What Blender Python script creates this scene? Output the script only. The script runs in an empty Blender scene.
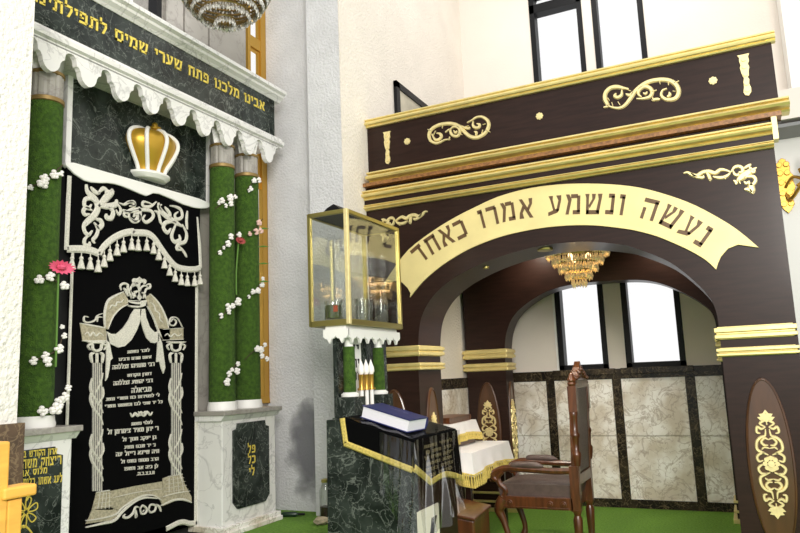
import bpy, bmesh, math, random
from mathutils import Vector, Matrix
random.seed(7)
C = bpy.context.scene.collection
PI = math.pi
# ------------------------------------------------------------------ camera
F = 700.0
EYE = Vector((0, 0, 1.35))
def un(v):
    return Vector(v).normalized()
ay = un((345, 95, F)); az = un((-175, -4444, F))
az = (az - ay * az.dot(ay)).normalized(); ax = ay.cross(az)
ROT = Matrix((ax, ay, az))            # world axes (rows) in camera axes (right, down, forward)
cd = bpy.data.cameras.new('camera'); cam = bpy.data.objects.new('camera', cd); C.objects.link(cam)
cd.sensor_width = 36; cd.lens = F / 800 * 36; cd.clip_start = 0.05
rt, dn, fw = [Vector((ROT[0][i], ROT[1][i], ROT[2][i])) for i in range(3)]
m = Matrix((rt, -dn, -fw)).transposed().to_4x4(); m.translation = EYE
cam.matrix_world = m
bpy.context.scene.camera = cam
def ray(px, py):
    return ROT @ Vector((px - 400, py - 266.5, F))
def onX(px, py, X):                   # a measured point of the plane x = X, as (y, z)
    d = ray(px, py); t = (X - EYE.x) / d.x
    return (EYE.y + d.y * t, EYE.z + d.z * t)
def onY(px, py, Y):
    d = ray(px, py); t = (Y - EYE.y) / d.y
    return (EYE.x + d.x * t, EYE.z + d.z * t)
def PX(pts, X): return [onX(a, b, X) for a, b in pts]
def PY(pts, Y): return [onY(a, b, Y) for a, b in pts]
def crop(x0, y0, s, pts): return [(x0 + a / s, y0 + b / s) for a, b in pts]
# ------------------------------------------------------------------ objects
def wloc(o):
    v = Vector((0, 0, 0))
    while o is not None:
        v += o.location; o = o.parent
    return v
def obj(name, bm, mat, parent=None, label=None, smooth=False, bevel=0, kind=None):
    bmesh.ops.remove_doubles(bm, verts=bm.verts, dist=1e-6)
    bmesh.ops.recalc_face_normals(bm, faces=bm.faces)
    if parent is not None:
        bmesh.ops.translate(bm, verts=bm.verts, vec=-wloc(parent))
    me = bpy.data.meshes.new(name)
    if smooth:
        for f in bm.faces: f.smooth = True
    bm.to_mesh(me); bm.free()
    me.materials.append(mat)
    o = bpy.data.objects.new(name, me); C.objects.link(o)
    if parent is not None: o.parent = parent
    if smooth:
        try: me.set_sharp_from_angle(angle=math.radians(38))
        except Exception: pass
    if bevel:
        md = o.modifiers.new('bevel', 'BEVEL'); md.width = bevel; md.segments = 2
        md.limit_method = 'ANGLE'; md.angle_limit = math.radians(40)
    if label: o['label'] = label
    if kind: o['kind'] = kind
    return o
def thing(name, label, cat, loc, group=None):
    o = bpy.data.objects.new(name, None); C.objects.link(o)
    o.location = loc; o.empty_display_size = 0.1
    o['label'] = label; o['category'] = cat
    if group: o['group'] = group
    return o
def tag(o, label, cat, group=None):
    o['label'] = label; o['category'] = cat
    if group: o['group'] = group
    return o
def struct(name, bm, mat, parent=None, **k):
    o = obj(name, bm, mat, parent, **k)
    if parent is None: o['kind'] = 'structure'
    return o
N = bmesh.new
def box(bm, x0, x1, y0, y1, z0, z1):
    v = [bm.verts.new((x, y, z)) for x in (x0, x1) for y in (y0, y1) for z in (z0, z1)]
    for f in ((0, 1, 3, 2), (4, 6, 7, 5), (0, 4, 5, 1), (2, 3, 7, 6), (0, 2, 6, 4), (1, 5, 7, 3)):
        bm.faces.new([v[i] for i in f])
    return bm
def P3(axis, a, b, d):
    return (d, a, b) if axis == 'X' else (a, d, b) if axis == 'Y' else (a, b, d)
def prism(bm, poly, axis, d0, d1):
    A = [bm.verts.new(P3(axis, a, b, d0)) for a, b in poly]
    B = [bm.verts.new(P3(axis, a, b, d1)) for a, b in poly]
    n = len(poly)
    bm.faces.new(A); bm.faces.new(B[::-1])
    for i in range(n):
        bm.faces.new((A[i], B[i], B[(i + 1) % n], A[(i + 1) % n]))
    return bm
def hexa(bm, p):                      # eight corners: bottom ring then top ring
    v = [bm.verts.new(q) for q in p]
    for f in ((0, 1, 2, 3), (4, 5, 6, 7), (0, 1, 5, 4), (1, 2, 6, 5), (2, 3, 7, 6), (3, 0, 4, 7)):
        bm.faces.new([v[i] for i in f])
    return bm
def cr(pts, n=6, closed=False):
    out = []; L = len(pts)
    if L < 3: return list(pts)
    segs = L if closed else L - 1
    for i in range(segs):
        if closed: p = [pts[(i + k - 1) % L] for k in range(4)]
        else: p = [pts[max(0, min(L - 1, i + k - 1))] for k in range(4)]
        for j in range(n):
            t = j / n
            out.append(tuple(0.5 * (2 * p[1][c] + (p[2][c] - p[0][c]) * t + (2 * p[0][c] - 5 * p[1][c] + 4 * p[2][c] - p[3][c]) * t * t
                       + (3 * p[1][c] - p[0][c] - 3 * p[2][c] + p[3][c]) * t ** 3) for c in range(len(p[0]))))
    if not closed: out.append(tuple(pts[-1]))
    return out
def stroke(bm, pts, w, axis, d0, d1, closed=False, taper=(0.35, 0.35)):
    n = len(pts); rows = []
    for i, p in enumerate(pts):
        a = pts[(i - 1) % n] if closed else pts[max(0, i - 1)]
        b = pts[(i + 1) % n] if closed else pts[min(n - 1, i + 1)]
        tx, ty = b[0] - a[0], b[1] - a[1]; L = math.hypot(tx, ty) or 1
        nx, ny = -ty / L, tx / L
        ww = (w[i] if isinstance(w, (list, tuple)) else w) / 2
        if not closed:
            e = min(1, i / max(1, n * 0.25)); f = min(1, (n - 1 - i) / max(1, n * 0.25))
            ww *= (taper[0] + (1 - taper[0]) * e) * (taper[1] + (1 - taper[1]) * f)
        rows.append([bm.verts.new(P3(axis, p[0] + nx * ww * k, p[1] + ny * ww * k, d)) for k, d in ((-1, d0), (-.55, d1), (.55, d1), (1, d0))])
    rng = n if closed else n - 1
    for i in range(rng):
        r, s = rows[i], rows[(i + 1) % n]
        for k in range(3): bm.faces.new((r[k], r[k + 1], s[k + 1], s[k]))
        bm.faces.new((r[3], r[0], s[0], s[3]))
    if not closed:
        bm.faces.new(rows[0]); bm.faces.new(rows[-1][::-1])
    return bm
def disc(bm, c, r, axis, d0, d1, n=10, ry=None):
    ry = ry or r
    return prism(bm, [(c[0] + r * math.cos(2 * PI * i / n), c[1] + ry * math.sin(2 * PI * i / n)) for i in range(n)], axis, d0, d1)
def lathe(bm, prof, c, seg=20, sx=1, sy=1, cap=True):
    rows = []
    for r, z in prof:
        rows.append([bm.verts.new((c[0] + sx * r * math.cos(2 * PI * i / seg), c[1] + sy * r * math.sin(2 * PI * i / seg), c[2] + z)) for i in range(seg)])
    for a, b in zip(rows, rows[1:]):
        for i in range(seg):
            bm.faces.new((a[i], a[(i + 1) % seg], b[(i + 1) % seg], b[i]))
    if cap:
        bm.faces.new(rows[0][::-1]); bm.faces.new(rows[-1])
    return bm
def tube(bm, pts, r, seg=8, cap=True):
    pts = [Vector(p) for p in pts]; rows = []; n = len(pts)
    up = Vector((0.31, 0.17, 0.93))
    for i, p in enumerate(pts):
        t = (pts[min(n - 1, i + 1)] - pts[max(0, i - 1)]).normalized()
        u = t.cross(up)
        if u.length < .05: u = t.cross(Vector((1, 0, 0)))
        u.normalize(); v = t.cross(u)
        rr = r[i] if isinstance(r, (list, tuple)) else r
        rows.append([bm.verts.new(p + u * rr * math.cos(2 * PI * k / seg) + v * rr * math.sin(2 * PI * k / seg)) for k in range(seg)])
    for a, b in zip(rows, rows[1:]):
        for k in range(seg):
            bm.faces.new((a[k], a[(k + 1) % seg], b[(k + 1) % seg], b[k]))
    if cap:
        bm.faces.new(rows[0][::-1]); bm.faces.new(rows[-1])
    return bm
def cut_back(bm, x):                  # keep only what stands in front of the plane
    r = bmesh.ops.bisect_plane(bm, geom=bm.verts[:] + bm.edges[:] + bm.faces[:], plane_co=(x, 0, 0), plane_no=(1, 0, 0), clear_inner=True)
    ed = [e for e in r['geom_cut'] if isinstance(e, bmesh.types.BMEdge)]
    bmesh.ops.edgeloop_fill(bm, edges=ed)
    return bm
def ball(bm, c, r, sz=1.0, seg=10, rings=6):
    prof = [(max(1e-4, r * math.sin(PI * i / rings)), -r * sz * math.cos(PI * i / rings)) for i in range(rings + 1)]
    return lathe(bm, prof, c, seg)
# ------------------------------------------------------------------ materials
def mat(name, col, rough=.5, metal=0, var=0, vs=8, bump=0, bs=40, coat=0, sheen=0, col2=None, stretch=None, spec=.5, emit=0):
    M = bpy.data.materials.new(name); M.use_nodes = True
    nt = M.node_tree; b = nt.nodes['Principled BSDF']
    b.inputs['Base Color'].default_value = (*col, 1); b.inputs['Roughness'].default_value = rough
    b.inputs['Metallic'].default_value = metal; b.inputs['Coat Weight'].default_value = coat
    b.inputs['Coat Roughness'].default_value = .12; b.inputs['Sheen Weight'].default_value = sheen
    b.inputs['Specular IOR Level'].default_value = spec
    if emit:
        b.inputs['Emission Color'].default_value = (*col, 1); b.inputs['Emission Strength'].default_value = emit
    tc = nt.nodes.new('ShaderNodeTexCoord'); src = tc.outputs['Object']
    if stretch:
        mp = nt.nodes.new('ShaderNodeMapping'); mp.inputs['Scale'].default_value = stretch
        nt.links.new(src, mp.inputs['Vector']); src = mp.outputs[0]
    if var or col2:
        nz = nt.nodes.new('ShaderNodeTexNoise'); nz.inputs['Scale'].default_value = vs; nz.inputs['Detail'].default_value = 6
        nt.links.new(src, nz.inputs['Vector'])
        rp = nt.nodes.new('ShaderNodeValToRGB')
        c2 = col2 or tuple(max(0, c * (1 - var)) for c in col)
        rp.color_ramp.elements[0].position = .35; rp.color_ramp.elements[1].position = .65
        rp.color_ramp.elements[0].color = (*c2, 1); rp.color_ramp.elements[1].color = (*col, 1)
        nt.links.new(nz.outputs['Fac'], rp.inputs['Fac']); nt.links.new(rp.outputs['Color'], b.inputs['Base Color'])
    if bump:
        n2 = nt.nodes.new('ShaderNodeTexNoise'); n2.inputs['Scale'].default_value = bs; n2.inputs['Detail'].default_value = 4
        nt.links.new(src, n2.inputs['Vector'])
        bp = nt.nodes.new('ShaderNodeBump'); bp.inputs['Strength'].default_value = bump; bp.inputs['Distance'].default_value = .02
        nt.links.new(n2.outputs['Fac'], bp.inputs['Height']); nt.links.new(bp.outputs['Normal'], b.inputs['Normal'])
    return M
def marble(name, base, vein, patch, scale=3, width=.03, rough=.2, pscale=2, amount=1.0, spec=.5):
    M = bpy.data.materials.new(name); M.use_nodes = True
    nt = M.node_tree; b = nt.nodes['Principled BSDF']; b.inputs['Roughness'].default_value = rough; b.inputs['Specular IOR Level'].default_value = spec
    tc = nt.nodes.new('ShaderNodeTexCoord')
    def vein_mask(sc, w, dist):
        nz = nt.nodes.new('ShaderNodeTexNoise'); nz.inputs['Scale'].default_value = sc; nz.inputs['Detail'].default_value = 7
        nz.inputs['Distortion'].default_value = dist; nt.links.new(tc.outputs['Object'], nz.inputs['Vector'])
        s = nt.nodes.new('ShaderNodeMath'); s.operation = 'SUBTRACT'; s.inputs[1].default_value = .5
        a = nt.nodes.new('ShaderNodeMath'); a.operation = 'ABSOLUTE'
        r = nt.nodes.new('ShaderNodeMapRange'); r.inputs['From Max'].default_value = w; r.inputs['To Min'].default_value = amount; r.inputs['To Max'].default_value = 0
        nt.links.new(nz.outputs['Fac'], s.inputs[0]); nt.links.new(s.outputs[0], a.inputs[0]); nt.links.new(a.outputs[0], r.inputs['Value'])
        return r.outputs['Result']
    pz = nt.nodes.new('ShaderNodeTexNoise'); pz.inputs['Scale'].default_value = pscale; pz.inputs['Detail'].default_value = 5
    nt.links.new(tc.outputs['Object'], pz.inputs['Vector'])
    rp = nt.nodes.new('ShaderNodeValToRGB'); rp.color_ramp.elements[0].position = .38; rp.color_ramp.elements[1].position = .62
    rp.color_ramp.elements[0].color = (*base, 1); rp.color_ramp.elements[1].color = (*patch, 1)
    nt.links.new(pz.outputs['Fac'], rp.inputs['Fac'])
    cur = rp.outputs['Color']
    for sc, w, ds in ((scale, width, 1.2), (scale * 2.7, width * .8, .6)):
        mx = nt.nodes.new('ShaderNodeMixRGB'); mx.inputs['Color2'].default_value = (*vein, 1)
        nt.links.new(vein_mask(sc, w, ds), mx.inputs['Fac']); nt.links.new(cur, mx.inputs['Color1']); cur = mx.outputs['Color']
    nt.links.new(cur, b.inputs['Base Color'])
    return M
def glassy(name, tint=(1, 1, 1), gloss=.1, rough=.02, fres=.3):
    M = bpy.data.materials.new(name); M.use_nodes = True; nt = M.node_tree
    for n in list(nt.nodes): nt.nodes.remove(n)
    o = nt.nodes.new('ShaderNodeOutputMaterial'); mx = nt.nodes.new('ShaderNodeMixShader')
    t = nt.nodes.new('ShaderNodeBsdfTransparent'); t.inputs['Color'].default_value = (*tint, 1)
    g = nt.nodes.new('ShaderNodeBsdfGlossy'); g.inputs['Roughness'].default_value = rough
    lw = nt.nodes.new('ShaderNodeLayerWeight'); lw.inputs['Blend'].default_value = .35
    ad = nt.nodes.new('ShaderNodeMath'); ad.operation = 'MULTIPLY_ADD'; ad.inputs[1].default_value = fres; ad.inputs[2].default_value = gloss; ad.use_clamp = True
    nt.links.new(lw.outputs['Fresnel'], ad.inputs[0]); nt.links.new(ad.outputs[0], mx.inputs['Fac'])
    nt.links.new(t.outputs[0], mx.inputs[1]); nt.links.new(g.outputs[0], mx.inputs[2]); nt.links.new(mx.outputs[0], o.inputs['Surface'])
    return M
M_stucco = mat('white_stucco', (.77, .745, .69), .9, var=.06, vs=3, bump=.8, bs=45)
M_stucco_warmlit = mat('warm_lit_stucco', (.84, .775, .68), .9, var=.06, vs=3, bump=.5, bs=45)  # white stucco again, with the warm light on the side wall put into its colour
M_stucco_cool = mat('rough_plaster', (.70, .70, .71), .9, var=.10, vs=5, bump=.6, bs=55)
M_plaster = mat('smooth_plaster', (.84, .77, .69), .85, var=.05, vs=2, bump=.08, bs=50)
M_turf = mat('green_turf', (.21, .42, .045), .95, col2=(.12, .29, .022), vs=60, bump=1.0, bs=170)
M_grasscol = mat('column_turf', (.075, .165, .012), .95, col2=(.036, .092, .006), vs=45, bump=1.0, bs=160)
M_wmarble = marble('white_marble', (.78, .77, .74), (.45, .44, .43), (.85, .84, .82), 2.2, .018, .25, amount=.6)
M_bmarble = marble('beige_veined_marble', (.64, .57, .47), (.36, .29, .22), (.93, .91, .87), 4.2, .026, .18, 4.0, amount=.65)
M_gmarble = marble('dark_green_marble', (.010, .014, .012), (.30, .33, .29), (.034, .043, .037), 5.5, .012, .22, 8, amount=.45, spec=.3)
M_kmarble = marble('black_brown_marble', (.012, .010, .008), (.24, .18, .10), (.038, .028, .017), 7, .018, .25, 6, amount=.5, spec=.25)
M_brmarble = marble('brown_marble', (.045, .024, .012), (.26, .18, .10), (.10, .058, .03), 7, .03, .3, 6, amount=.6)
M_grmarble = marble('grey_marble', (.33, .31, .275), (.22, .20, .18), (.42, .395, .36), 2.5, .03, .3, 1.5, amount=.5)
M_wood = mat('dark_lacquered_wood', (.027, .0120, .0085), .36, var=.35, vs=5, stretch=(1, 1, 9), coat=.05, spec=.22)
M_oval = mat('oval_panel_wood', (.085, .034, .012), .28, var=.3, vs=5, stretch=(4, 4, 1), coat=.4)
M_redwood = mat('red_brown_wood', (.12, .038, .012), .3, var=.5, vs=6, stretch=(6, 6, 1), coat=.5)
M_orangelit = mat('orange_lit_wood', (.36, .16, .05), .4, var=.5, vs=50)  # orange light on the cornice underside, painted into the wood colour
M_yellowwood = mat('yellow_wood', (.80, .42, .07), .5, var=.2, vs=6, stretch=(6, 1, 6))
M_gold = mat('gold_moulding', (.88, .73, .31), .36, metal=.6, var=.12, vs=12)
M_goldflat = mat('pale_gold_board', (.86, .72, .33), .5, metal=.25, var=.10, vs=5)
M_goldorn = mat('pale_gold_carving', (.90, .76, .38), .42, metal=.35, var=.15, vs=30)
M_brass = mat('brass', (.50, .42, .14), .3, metal=.85)
M_goldpaint = mat('gold_lettering', (.92, .72, .12), .45, metal=.3)
M_goldframe = mat('gold_anodised_frame', (.58, .34, .06), .3, metal=.7)
M_crowngold = mat('crown_gold', (.55, .33, .035), .35, metal=.6)
M_dullgold = mat('dull_gold_ring', (.30, .20, .07), .45, metal=.5)
M_grey = mat('grey_rail', (.22, .22, .22), .5)
M_letter = mat('cut_brown_letter', (.12, .062, .022), .5)
M_velvet = mat('black_velvet', (.0022, .0022, .0025), .95, spec=.06)
M_thread = mat('silver_white_thread', (.80, .77, .67), .7, var=.25, vs=120, bump=.4, bs=300)
M_beigethread = mat('beige_gold_thread', (.55, .49, .34), .7, var=.4, vs=90, bump=.5, bs=260)
M_goldthread = mat('gold_thread', (.80, .62, .15), .6, var=.35, vs=120, bump=.5, bs=250)
M_white = mat('white_paint', (.86, .85, .81), .5)
M_black = mat('black_metal', (.008, .008, .009), .45, spec=.2)
M_cloth = mat('white_tablecloth', (.80, .78, .78), .85, var=.05, vs=8)
M_leather = mat('brown_leather', (.10, .066, .056), .42, var=.25, vs=30, bump=.15, bs=120)
M_blue = mat('navy_book_cloth', (.018, .025, .13), .4, var=.1)
M_paper = mat('book_paper', (.82, .80, .86), .8, var=.12, vs=60, stretch=(1, 1, 30))
M_brownbook = mat('brown_book_cover', (.13, .05, .02), .4)
M_flower = mat('white_blossom', (.88, .85, .82), .8)
M_pink = mat('pink_petal', (.75, .10, .20), .7)
M_dkpink = mat('dusky_red_petal', (.40, .06, .06), .7)
M_blush = mat('blush_petal', (.80, .55, .48), .8)
M_stem = mat('green_stem', (.10, .22, .03), .7)
M_twig = mat('brown_twig', (.06, .04, .02), .8)
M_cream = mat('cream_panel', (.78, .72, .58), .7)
M_flame = mat('candle_bulb', (.95, .92, .86), .4)
M_chrystal = mat('cut_crystal', (.78, .75, .68), .08, metal=.5, var=.7, vs=70)
M_amber = mat('amber_crystal', (1.0, .74, .34), .10, metal=.35, var=.85, vs=75, emit=.22)
M_bulb = mat('warm_bulb', (1.0, .72, .38), .4, emit=3)
M_glass = glassy('clear_glass', (.96, .97, .96), .05)
M_caseglass = glassy('case_glass', (.95, .96, .95), .045, fres=.22)
M_window = glassy('window_glass', (1, 1, 1), .005, fres=.05)
M_plastic = glassy('clear_plastic_sheet', (.95, .96, .97), .05, .12, fres=.26)
M_redlabel = mat('red_label', (.55, .09, .03), .6)
M_greenlabel = mat('green_label', (.10, .14, .02), .6, var=.4, vs=40)
M_darkbottle = mat('dark_green_plastic', (.01, .03, .015), .3)
M_beige = mat('crumpled_beige_paper', (.55, .47, .33), .9, var=.3, vs=40)
def patch_mat(name, col, c, size):
    M = bpy.data.materials.new(name); M.use_nodes = True; nt = M.node_tree; b = nt.nodes['Principled BSDF']
    b.inputs['Base Color'].default_value = (*col, 1); b.inputs['Roughness'].default_value = .95
    out = nt.nodes['Material Output']; tc = nt.nodes.new('ShaderNodeTexCoord')
    mp = nt.nodes.new('ShaderNodeVectorMath'); mp.operation = 'SUBTRACT'; mp.inputs[1].default_value = c
    dv = nt.nodes.new('ShaderNodeVectorMath'); dv.operation = 'DIVIDE'; dv.inputs[1].default_value = size
    ln = nt.nodes.new('ShaderNodeVectorMath'); ln.operation = 'LENGTH'
    nz = nt.nodes.new('ShaderNodeTexNoise'); nz.inputs['Scale'].default_value = 7; nz.inputs['Detail'].default_value = 8
    ad = nt.nodes.new('ShaderNodeMath'); ad.operation = 'SUBTRACT'
    mr = nt.nodes.new('ShaderNodeMapRange'); mr.inputs['From Min'].default_value = -.45; mr.inputs['From Max'].default_value = .15; mr.inputs['To Max'].default_value = .55
    tr = nt.nodes.new('ShaderNodeBsdfTransparent'); mx = nt.nodes.new('ShaderNodeMixShader')
    L = nt.links.new
    L(tc.outputs['Object'], mp.inputs[0]); L(mp.outputs[0], dv.inputs[0]); L(dv.outputs[0], ln.inputs[0]); L(tc.outputs['Object'], nz.inputs['Vector'])
    L(nz.outputs['Fac'], ad.inputs[0]); L(ln.outputs['Value'], ad.inputs[1]); L(ad.outputs[0], mr.inputs['Value'])
    L(mr.outputs[0], mx.inputs['Fac']); L(tr.outputs[0], mx.inputs[1]); L(b.outputs[0], mx.inputs[2]); L(mx.outputs[0], out.inputs['Surface'])
    return M
# ------------------------------------------------------------------ Hebrew block letters, drawn as polygons in a unit box
def q(x0, y0, x1, y1): return [(x0, y0), (x1, y0), (x1, y1), (x0, y1)]
G = {
'א': (.85, [[(0, 1), (.2, 1), (.85, 0), (.63, 0)], [(.6, 1), (.83, 1), (.8, .7), (.58, .36), (.48, .5), (.64, .74)], [(.22, .68), (.34, .5), (.2, .28), (.28, 0), (0, 0), (.03, .3)]]),
'ב': (.82, [q(.05, .8, .65, 1), q(.5, .1, .68, .9), q(0, 0, .82, .2)]),
'ג': (.5, [q(.05, .8, .42, 1), q(.25, .3, .42, .9), [(.25, .35), (.42, .35), (.5, 0), (.33, 0), (.3, .16), (0, 0), (0, .18)]]),
'ד': (.8, [q(0, .8, .8, 1), q(.52, 0, .7, .85)]),
'ה': (.8, [q(0, .8, .8, 1), q(.6, 0, .78, .9), q(.05, 0, .22, .55)]),
'ו': (.3, [q(0, .8, .3, 1), q(.13, 0, .3, .9)]),
'ז': (.4, [q(0, .8, .4, 1), q(.12, 0, .29, .85)]),
'ח': (.8, [q(0, .8, .8, 1), q(.6, 0, .78, .9), q(.06, 0, .24, .9)]),
'ט': (.82, [q(.04, 0, .22, 1), q(.04, 0, .78, .2), q(.62, .1, .8, 1), q(.44, .8, .8, 1)]),
'י': (.3, [q(0, .8, .3, 1), [(.14, .85), (.3, .85), (.26, .45), (.14, .5)]]),
'כ': (.74, [q(0, .8, .6, 1), q(.52, .1, .72, .9), q(0, 0, .6, .2)]),
'ך': (.74, [q(0, .8, .72, 1), q(.54, -.35, .72, .9)]),
'ל': (.68, [q(0, .85, .16, 1.35), q(0, .8, .65, 1), [(.48, .85), (.66, .85), (.66, .6), (.4, 0), (.2, 0), (.48, .6)]]),
'מ': (.88, [[(0, 1), (.2, 1), (.34, .75), (.18, 0), (0, 0), (.14, .66)], q(.3, .8, .7, 1), q(.66, .1, .84, .92), q(.42, 0, .84, .2)]),
'ם': (.86, [q(0, .8, .82, 1), q(.04, 0, .22, .9), q(.64, 0, .82, .9), q(.04, 0, .82, .2)]),
'נ': (.48, [q(.12, .8, .45, 1), q(.28, .1, .46, .9), q(0, 0, .46, .2)]),
'ן': (.3, [q(0, .8, .3, 1), q(.13, -.35, .3, .9)]),
'ס': (.8, [q(0, .8, .8, 1), [(.04, .85), (.22, .85), (.24, .4), (.4, .2), (.4, 0), (.25, 0), (.06, .35)], [(.62, .85), (.8, .85), (.76, .35), (.56, 0), (.4, 0), (.4, .2), (.58, .4)]]),
'ע': (.82, [[(.5, 1), (.8, 1), (.78, .75), (.62, .2), (.47, .22), (.62, .75)], [(.04, 1), (.3, 1), (.28, .8), (.42, .3), (.3, .25), (.14, .8)], [(0, 0), (0, .18), (.5, .34), (.66, .3), (.55, .14)]]),
'פ': (.75, [q(.05, .8, .6, 1), q(.54, .1, .72, .9), q(0, 0, .64, .2), q(.05, .45, .2, .9), q(.05, .42, .38, .56)]),
'צ': (.8, [[(0, 1), (.2, 1), (.72, .2), (.5, .2)], [(.55, 1), (.8, 1), (.76, .75), (.5, .45), (.42, .56), (.6, .75)], q(0, 0, .74, .2)]),
'ק': (.8, [q(0, .8, .8, 1), [(.6, .85), (.8, .85), (.76, .5), (.5, .1), (.4, .2), (.62, .5)], q(.05, -.35, .22, .55)]),
'ר': (.7, [q(0, .8, .62, 1), q(.5, 0, .68, .9)]),
'ש': (.98, [[(0, 1), (.24, 1), (.22, .8), (.26, 0), (.1, 0), (.07, .8)], [(.38, 1), (.6, 1), (.58, .78), (.3, .3), (.22, .42), (.42, .75)], [(.72, 1), (.98, 1), (.95, .78), (.82, 0), (.66, .1), (.78, .75)], q(.1, 0, .85, .2)]),
'ת': (.85, [q(.1, .8, .8, 1), q(.64, 0, .82, .9), q(.16, .1, .33, .9), q(0, 0, .3, .18)]),
"'": (.16, [[(.04, 1.02), (.18, 1.02), (.1, .7), (.02, .7)]]),
'.': (.2, [q(.02, 0, .18, .16)]),
' ': (.5, []),
}
def text_width(s, h, gap=.16): return sum(G[c][0] + gap for c in s) * h - gap * h
def text(bm, s, h, fn, gap=.16, sx=1.0):
    """s in reading order; laid right-to-left. fn(u, v) -> two corner points (back, front); u rightwards from the left end."""
    u = 0
    for c in reversed(s):
        w, polys = G[c]
        for p in polys:
            pr = [fn(u + a * h * sx, b * h) for a, b in p]
            A = [bm.verts.new(x[0]) for x in pr]; B = [bm.verts.new(x[1]) for x in pr]
            n = len(p); bm.faces.new(A); bm.faces.new(B[::-1])
            for i in range(n): bm.faces.new((A[i], B[i], B[(i + 1) % n], A[(i + 1) % n]))
        u += (w + gap) * h * sx
    return bm
def text_line(bm, s, p0, p1, h, axis, d0, d1, gap=.16):
    """fit s between plane points p0 (left end of the baseline) and p1 (right end)."""
    L = math.hypot(p1[0] - p0[0], p1[1] - p0[1]); W = text_width(s, h, gap); k = L / W
    tx, ty = (p1[0] - p0[0]) / L, (p1[1] - p0[1]) / L
    def fn(u, v):
        a, b = p0[0] + tx * u, p0[1] + ty * u + v
        return P3(axis, a, b, d0), P3(axis, a, b, d1)
    return text(bm, s, h, fn, gap, k)
WORLD, HALL, NAVE, ARKL, GALL, NIC, EXPO, SPOT = .98, 30, 330, 6, 18, 3, 0.06, 36
# ================================================================== SETTING
XW, YR, YP, PLAT = -3.42, 4.60, 4.47, 0.37     # ark wall, recess end wall, pilaster face, platform height
struct('floor', box(N(), -3.6, 3.2, -1.0, 7.5, -.1, 0), M_turf)
struct('trim_1', prism(N(), [(-3.42, -.2), (-1.35, -.2), (-1.35, 2.7), (-2.13, 2.7), (-2.13, YP), (-2.9, YP), (-2.9, YR), (-3.42, YR)], 'Z', 0, PLAT), M_turf, label='raised step covered in green turf')
# wall behind the ark, with its window openings
def wall_cells(bm, axis, d0, d1, a0, a1, z0, z1, holes):
    As = sorted({a0, a1, *[h[0] for h in holes], *[h[1] for h in holes]})
    Zs = sorted({z0, z1, *[h[2] for h in holes], *[h[3] for h in holes]})
    for i in range(len(As) - 1):
        for j in range(len(Zs) - 1):
            ca, cz = (As[i] + As[i + 1]) / 2, (Zs[j] + Zs[j + 1]) / 2
            if any(h[0] < ca < h[1] and h[2] < cz < h[3] for h in holes): continue
            if axis == 'X': box(bm, d0, d1, As[i], As[i + 1], Zs[j], Zs[j + 1])
            else: box(bm, As[i], As[i + 1], d0, d1, Zs[j], Zs[j + 1])
    return bm
GW = (4.25, 4.60, 1.18, 4.9)                    # the gold framed window beside the ark
UW = (2.45, onX(158, 5, XW)[0], 3.55, 4.9)      # the window above the ark
struct('wall_left', wall_cells(N(), 'X', -3.66, XW, -.5, 4.60, 0, 6, [GW, UW]), M_grmarble, label='grey marble wall behind the ark')
w1 = struct('window_1', box(N(), XW - .03, XW - .024, GW[0], GW[1], GW[2], GW[3]), M_window)
bm = N()
fy0, fy1 = onX(248, 70, XW)[0], 4.6
for a, b in ((fy0 - .02, fy0 + .015), (4.53, 4.60)): box(bm, XW - .02, XW + .02, a, b, GW[2], GW[3])
zt = onX(258, 46, XW)[1]
box(bm, XW - .02, XW + .015, fy0, 4.6, zt - .05, zt + .05)
for z0, z1 in ((zt + .05, 4.9), (2.9, zt - .05)):
    box(bm, XW - .02, XW + .004, 4.505, 4.53, z0, z1); box(bm, XW - .02, XW, fy0, 4.53, z1 - .025, z1)
box(bm, XW - .05, XW + .02, fy0, 4.6, GW[2], GW[2] + .05)
struct('window_frame', bm, M_goldframe, w1, bevel=.004, label='gold coloured metal frame')
w2 = struct('window_2', box(N(), XW - .12, XW - .11, UW[0], UW[1], UW[2], UW[3]), M_window)
bm = N(); box(bm, XW - .06, XW + .02, UW[1] - .03, UW[1] + .015, UW[2], UW[3]); box(bm, XW - .06, XW + .02, UW[0], UW[0] + .04, UW[2], UW[3])
struct('window_frame', bm, M_black, w2)
bm = N()
for xa, xb in ((163, 180), (182, 205), (207, 243)):
    a, b = onX(xa, 30, XW)[0], onX(xb, 50, XW)[0]
    box(bm, XW - .005, XW + .03, a, b, 3.3, 4.95)
struct('trim_2', bm, M_grmarble, label='grey marble uprights between the windows above the ark', bevel=.004)
struct('wall_back', box(N(), -3.425, -2.61, YR, 4.9, 0, 6), M_stucco_cool, label='rough whitewashed wall to the right of the ark')
struct('trim_3', box(N(), -2.905, -2.6, YP, 4.75, 0, 6), M_stucco_cool, label='shallow rough pilaster at the corner')
struct('wall_side', box(N(), -2.85, -2.6, 4.75, 7.6, 0, 6), M_stucco_warmlit, label='white stucco side wall carrying the framed picture')
# corner bead of the pilaster
struct('trim_4', box(N(), -2.603, -2.594, YP - .004, 4.8, PLAT, 6), M_stucco_warmlit, label='stucco return of the pilaster')
struct('wall_front', box(N(), -3.66, -2.6, .6, 1.867, 0, 6), M_stucco, label='white stucco pier in the left foreground')
struct('trim_5', box(N(), -2.61, -2.575, .6, 1.885, PLAT, 1.225), M_brmarble, label='brown marble wainscot on the near pier')
# peeled damp patch on the whitewashed wall
pc = onY(309, 448, YR); pw = onY(275, 380, YR); pe = onY(330, 516, YR)
struct('trim_6', box(N(), pw[0], -2.89, YR - .003, YR - .001, PLAT + .01, pw[1]), patch_mat('damp_plaster', (.24, .24, .26), (pc[0], YR, pc[1]), (.22, 1, .42)), label='grey patch of damp bare plaster on the whitewashed wall')
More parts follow.
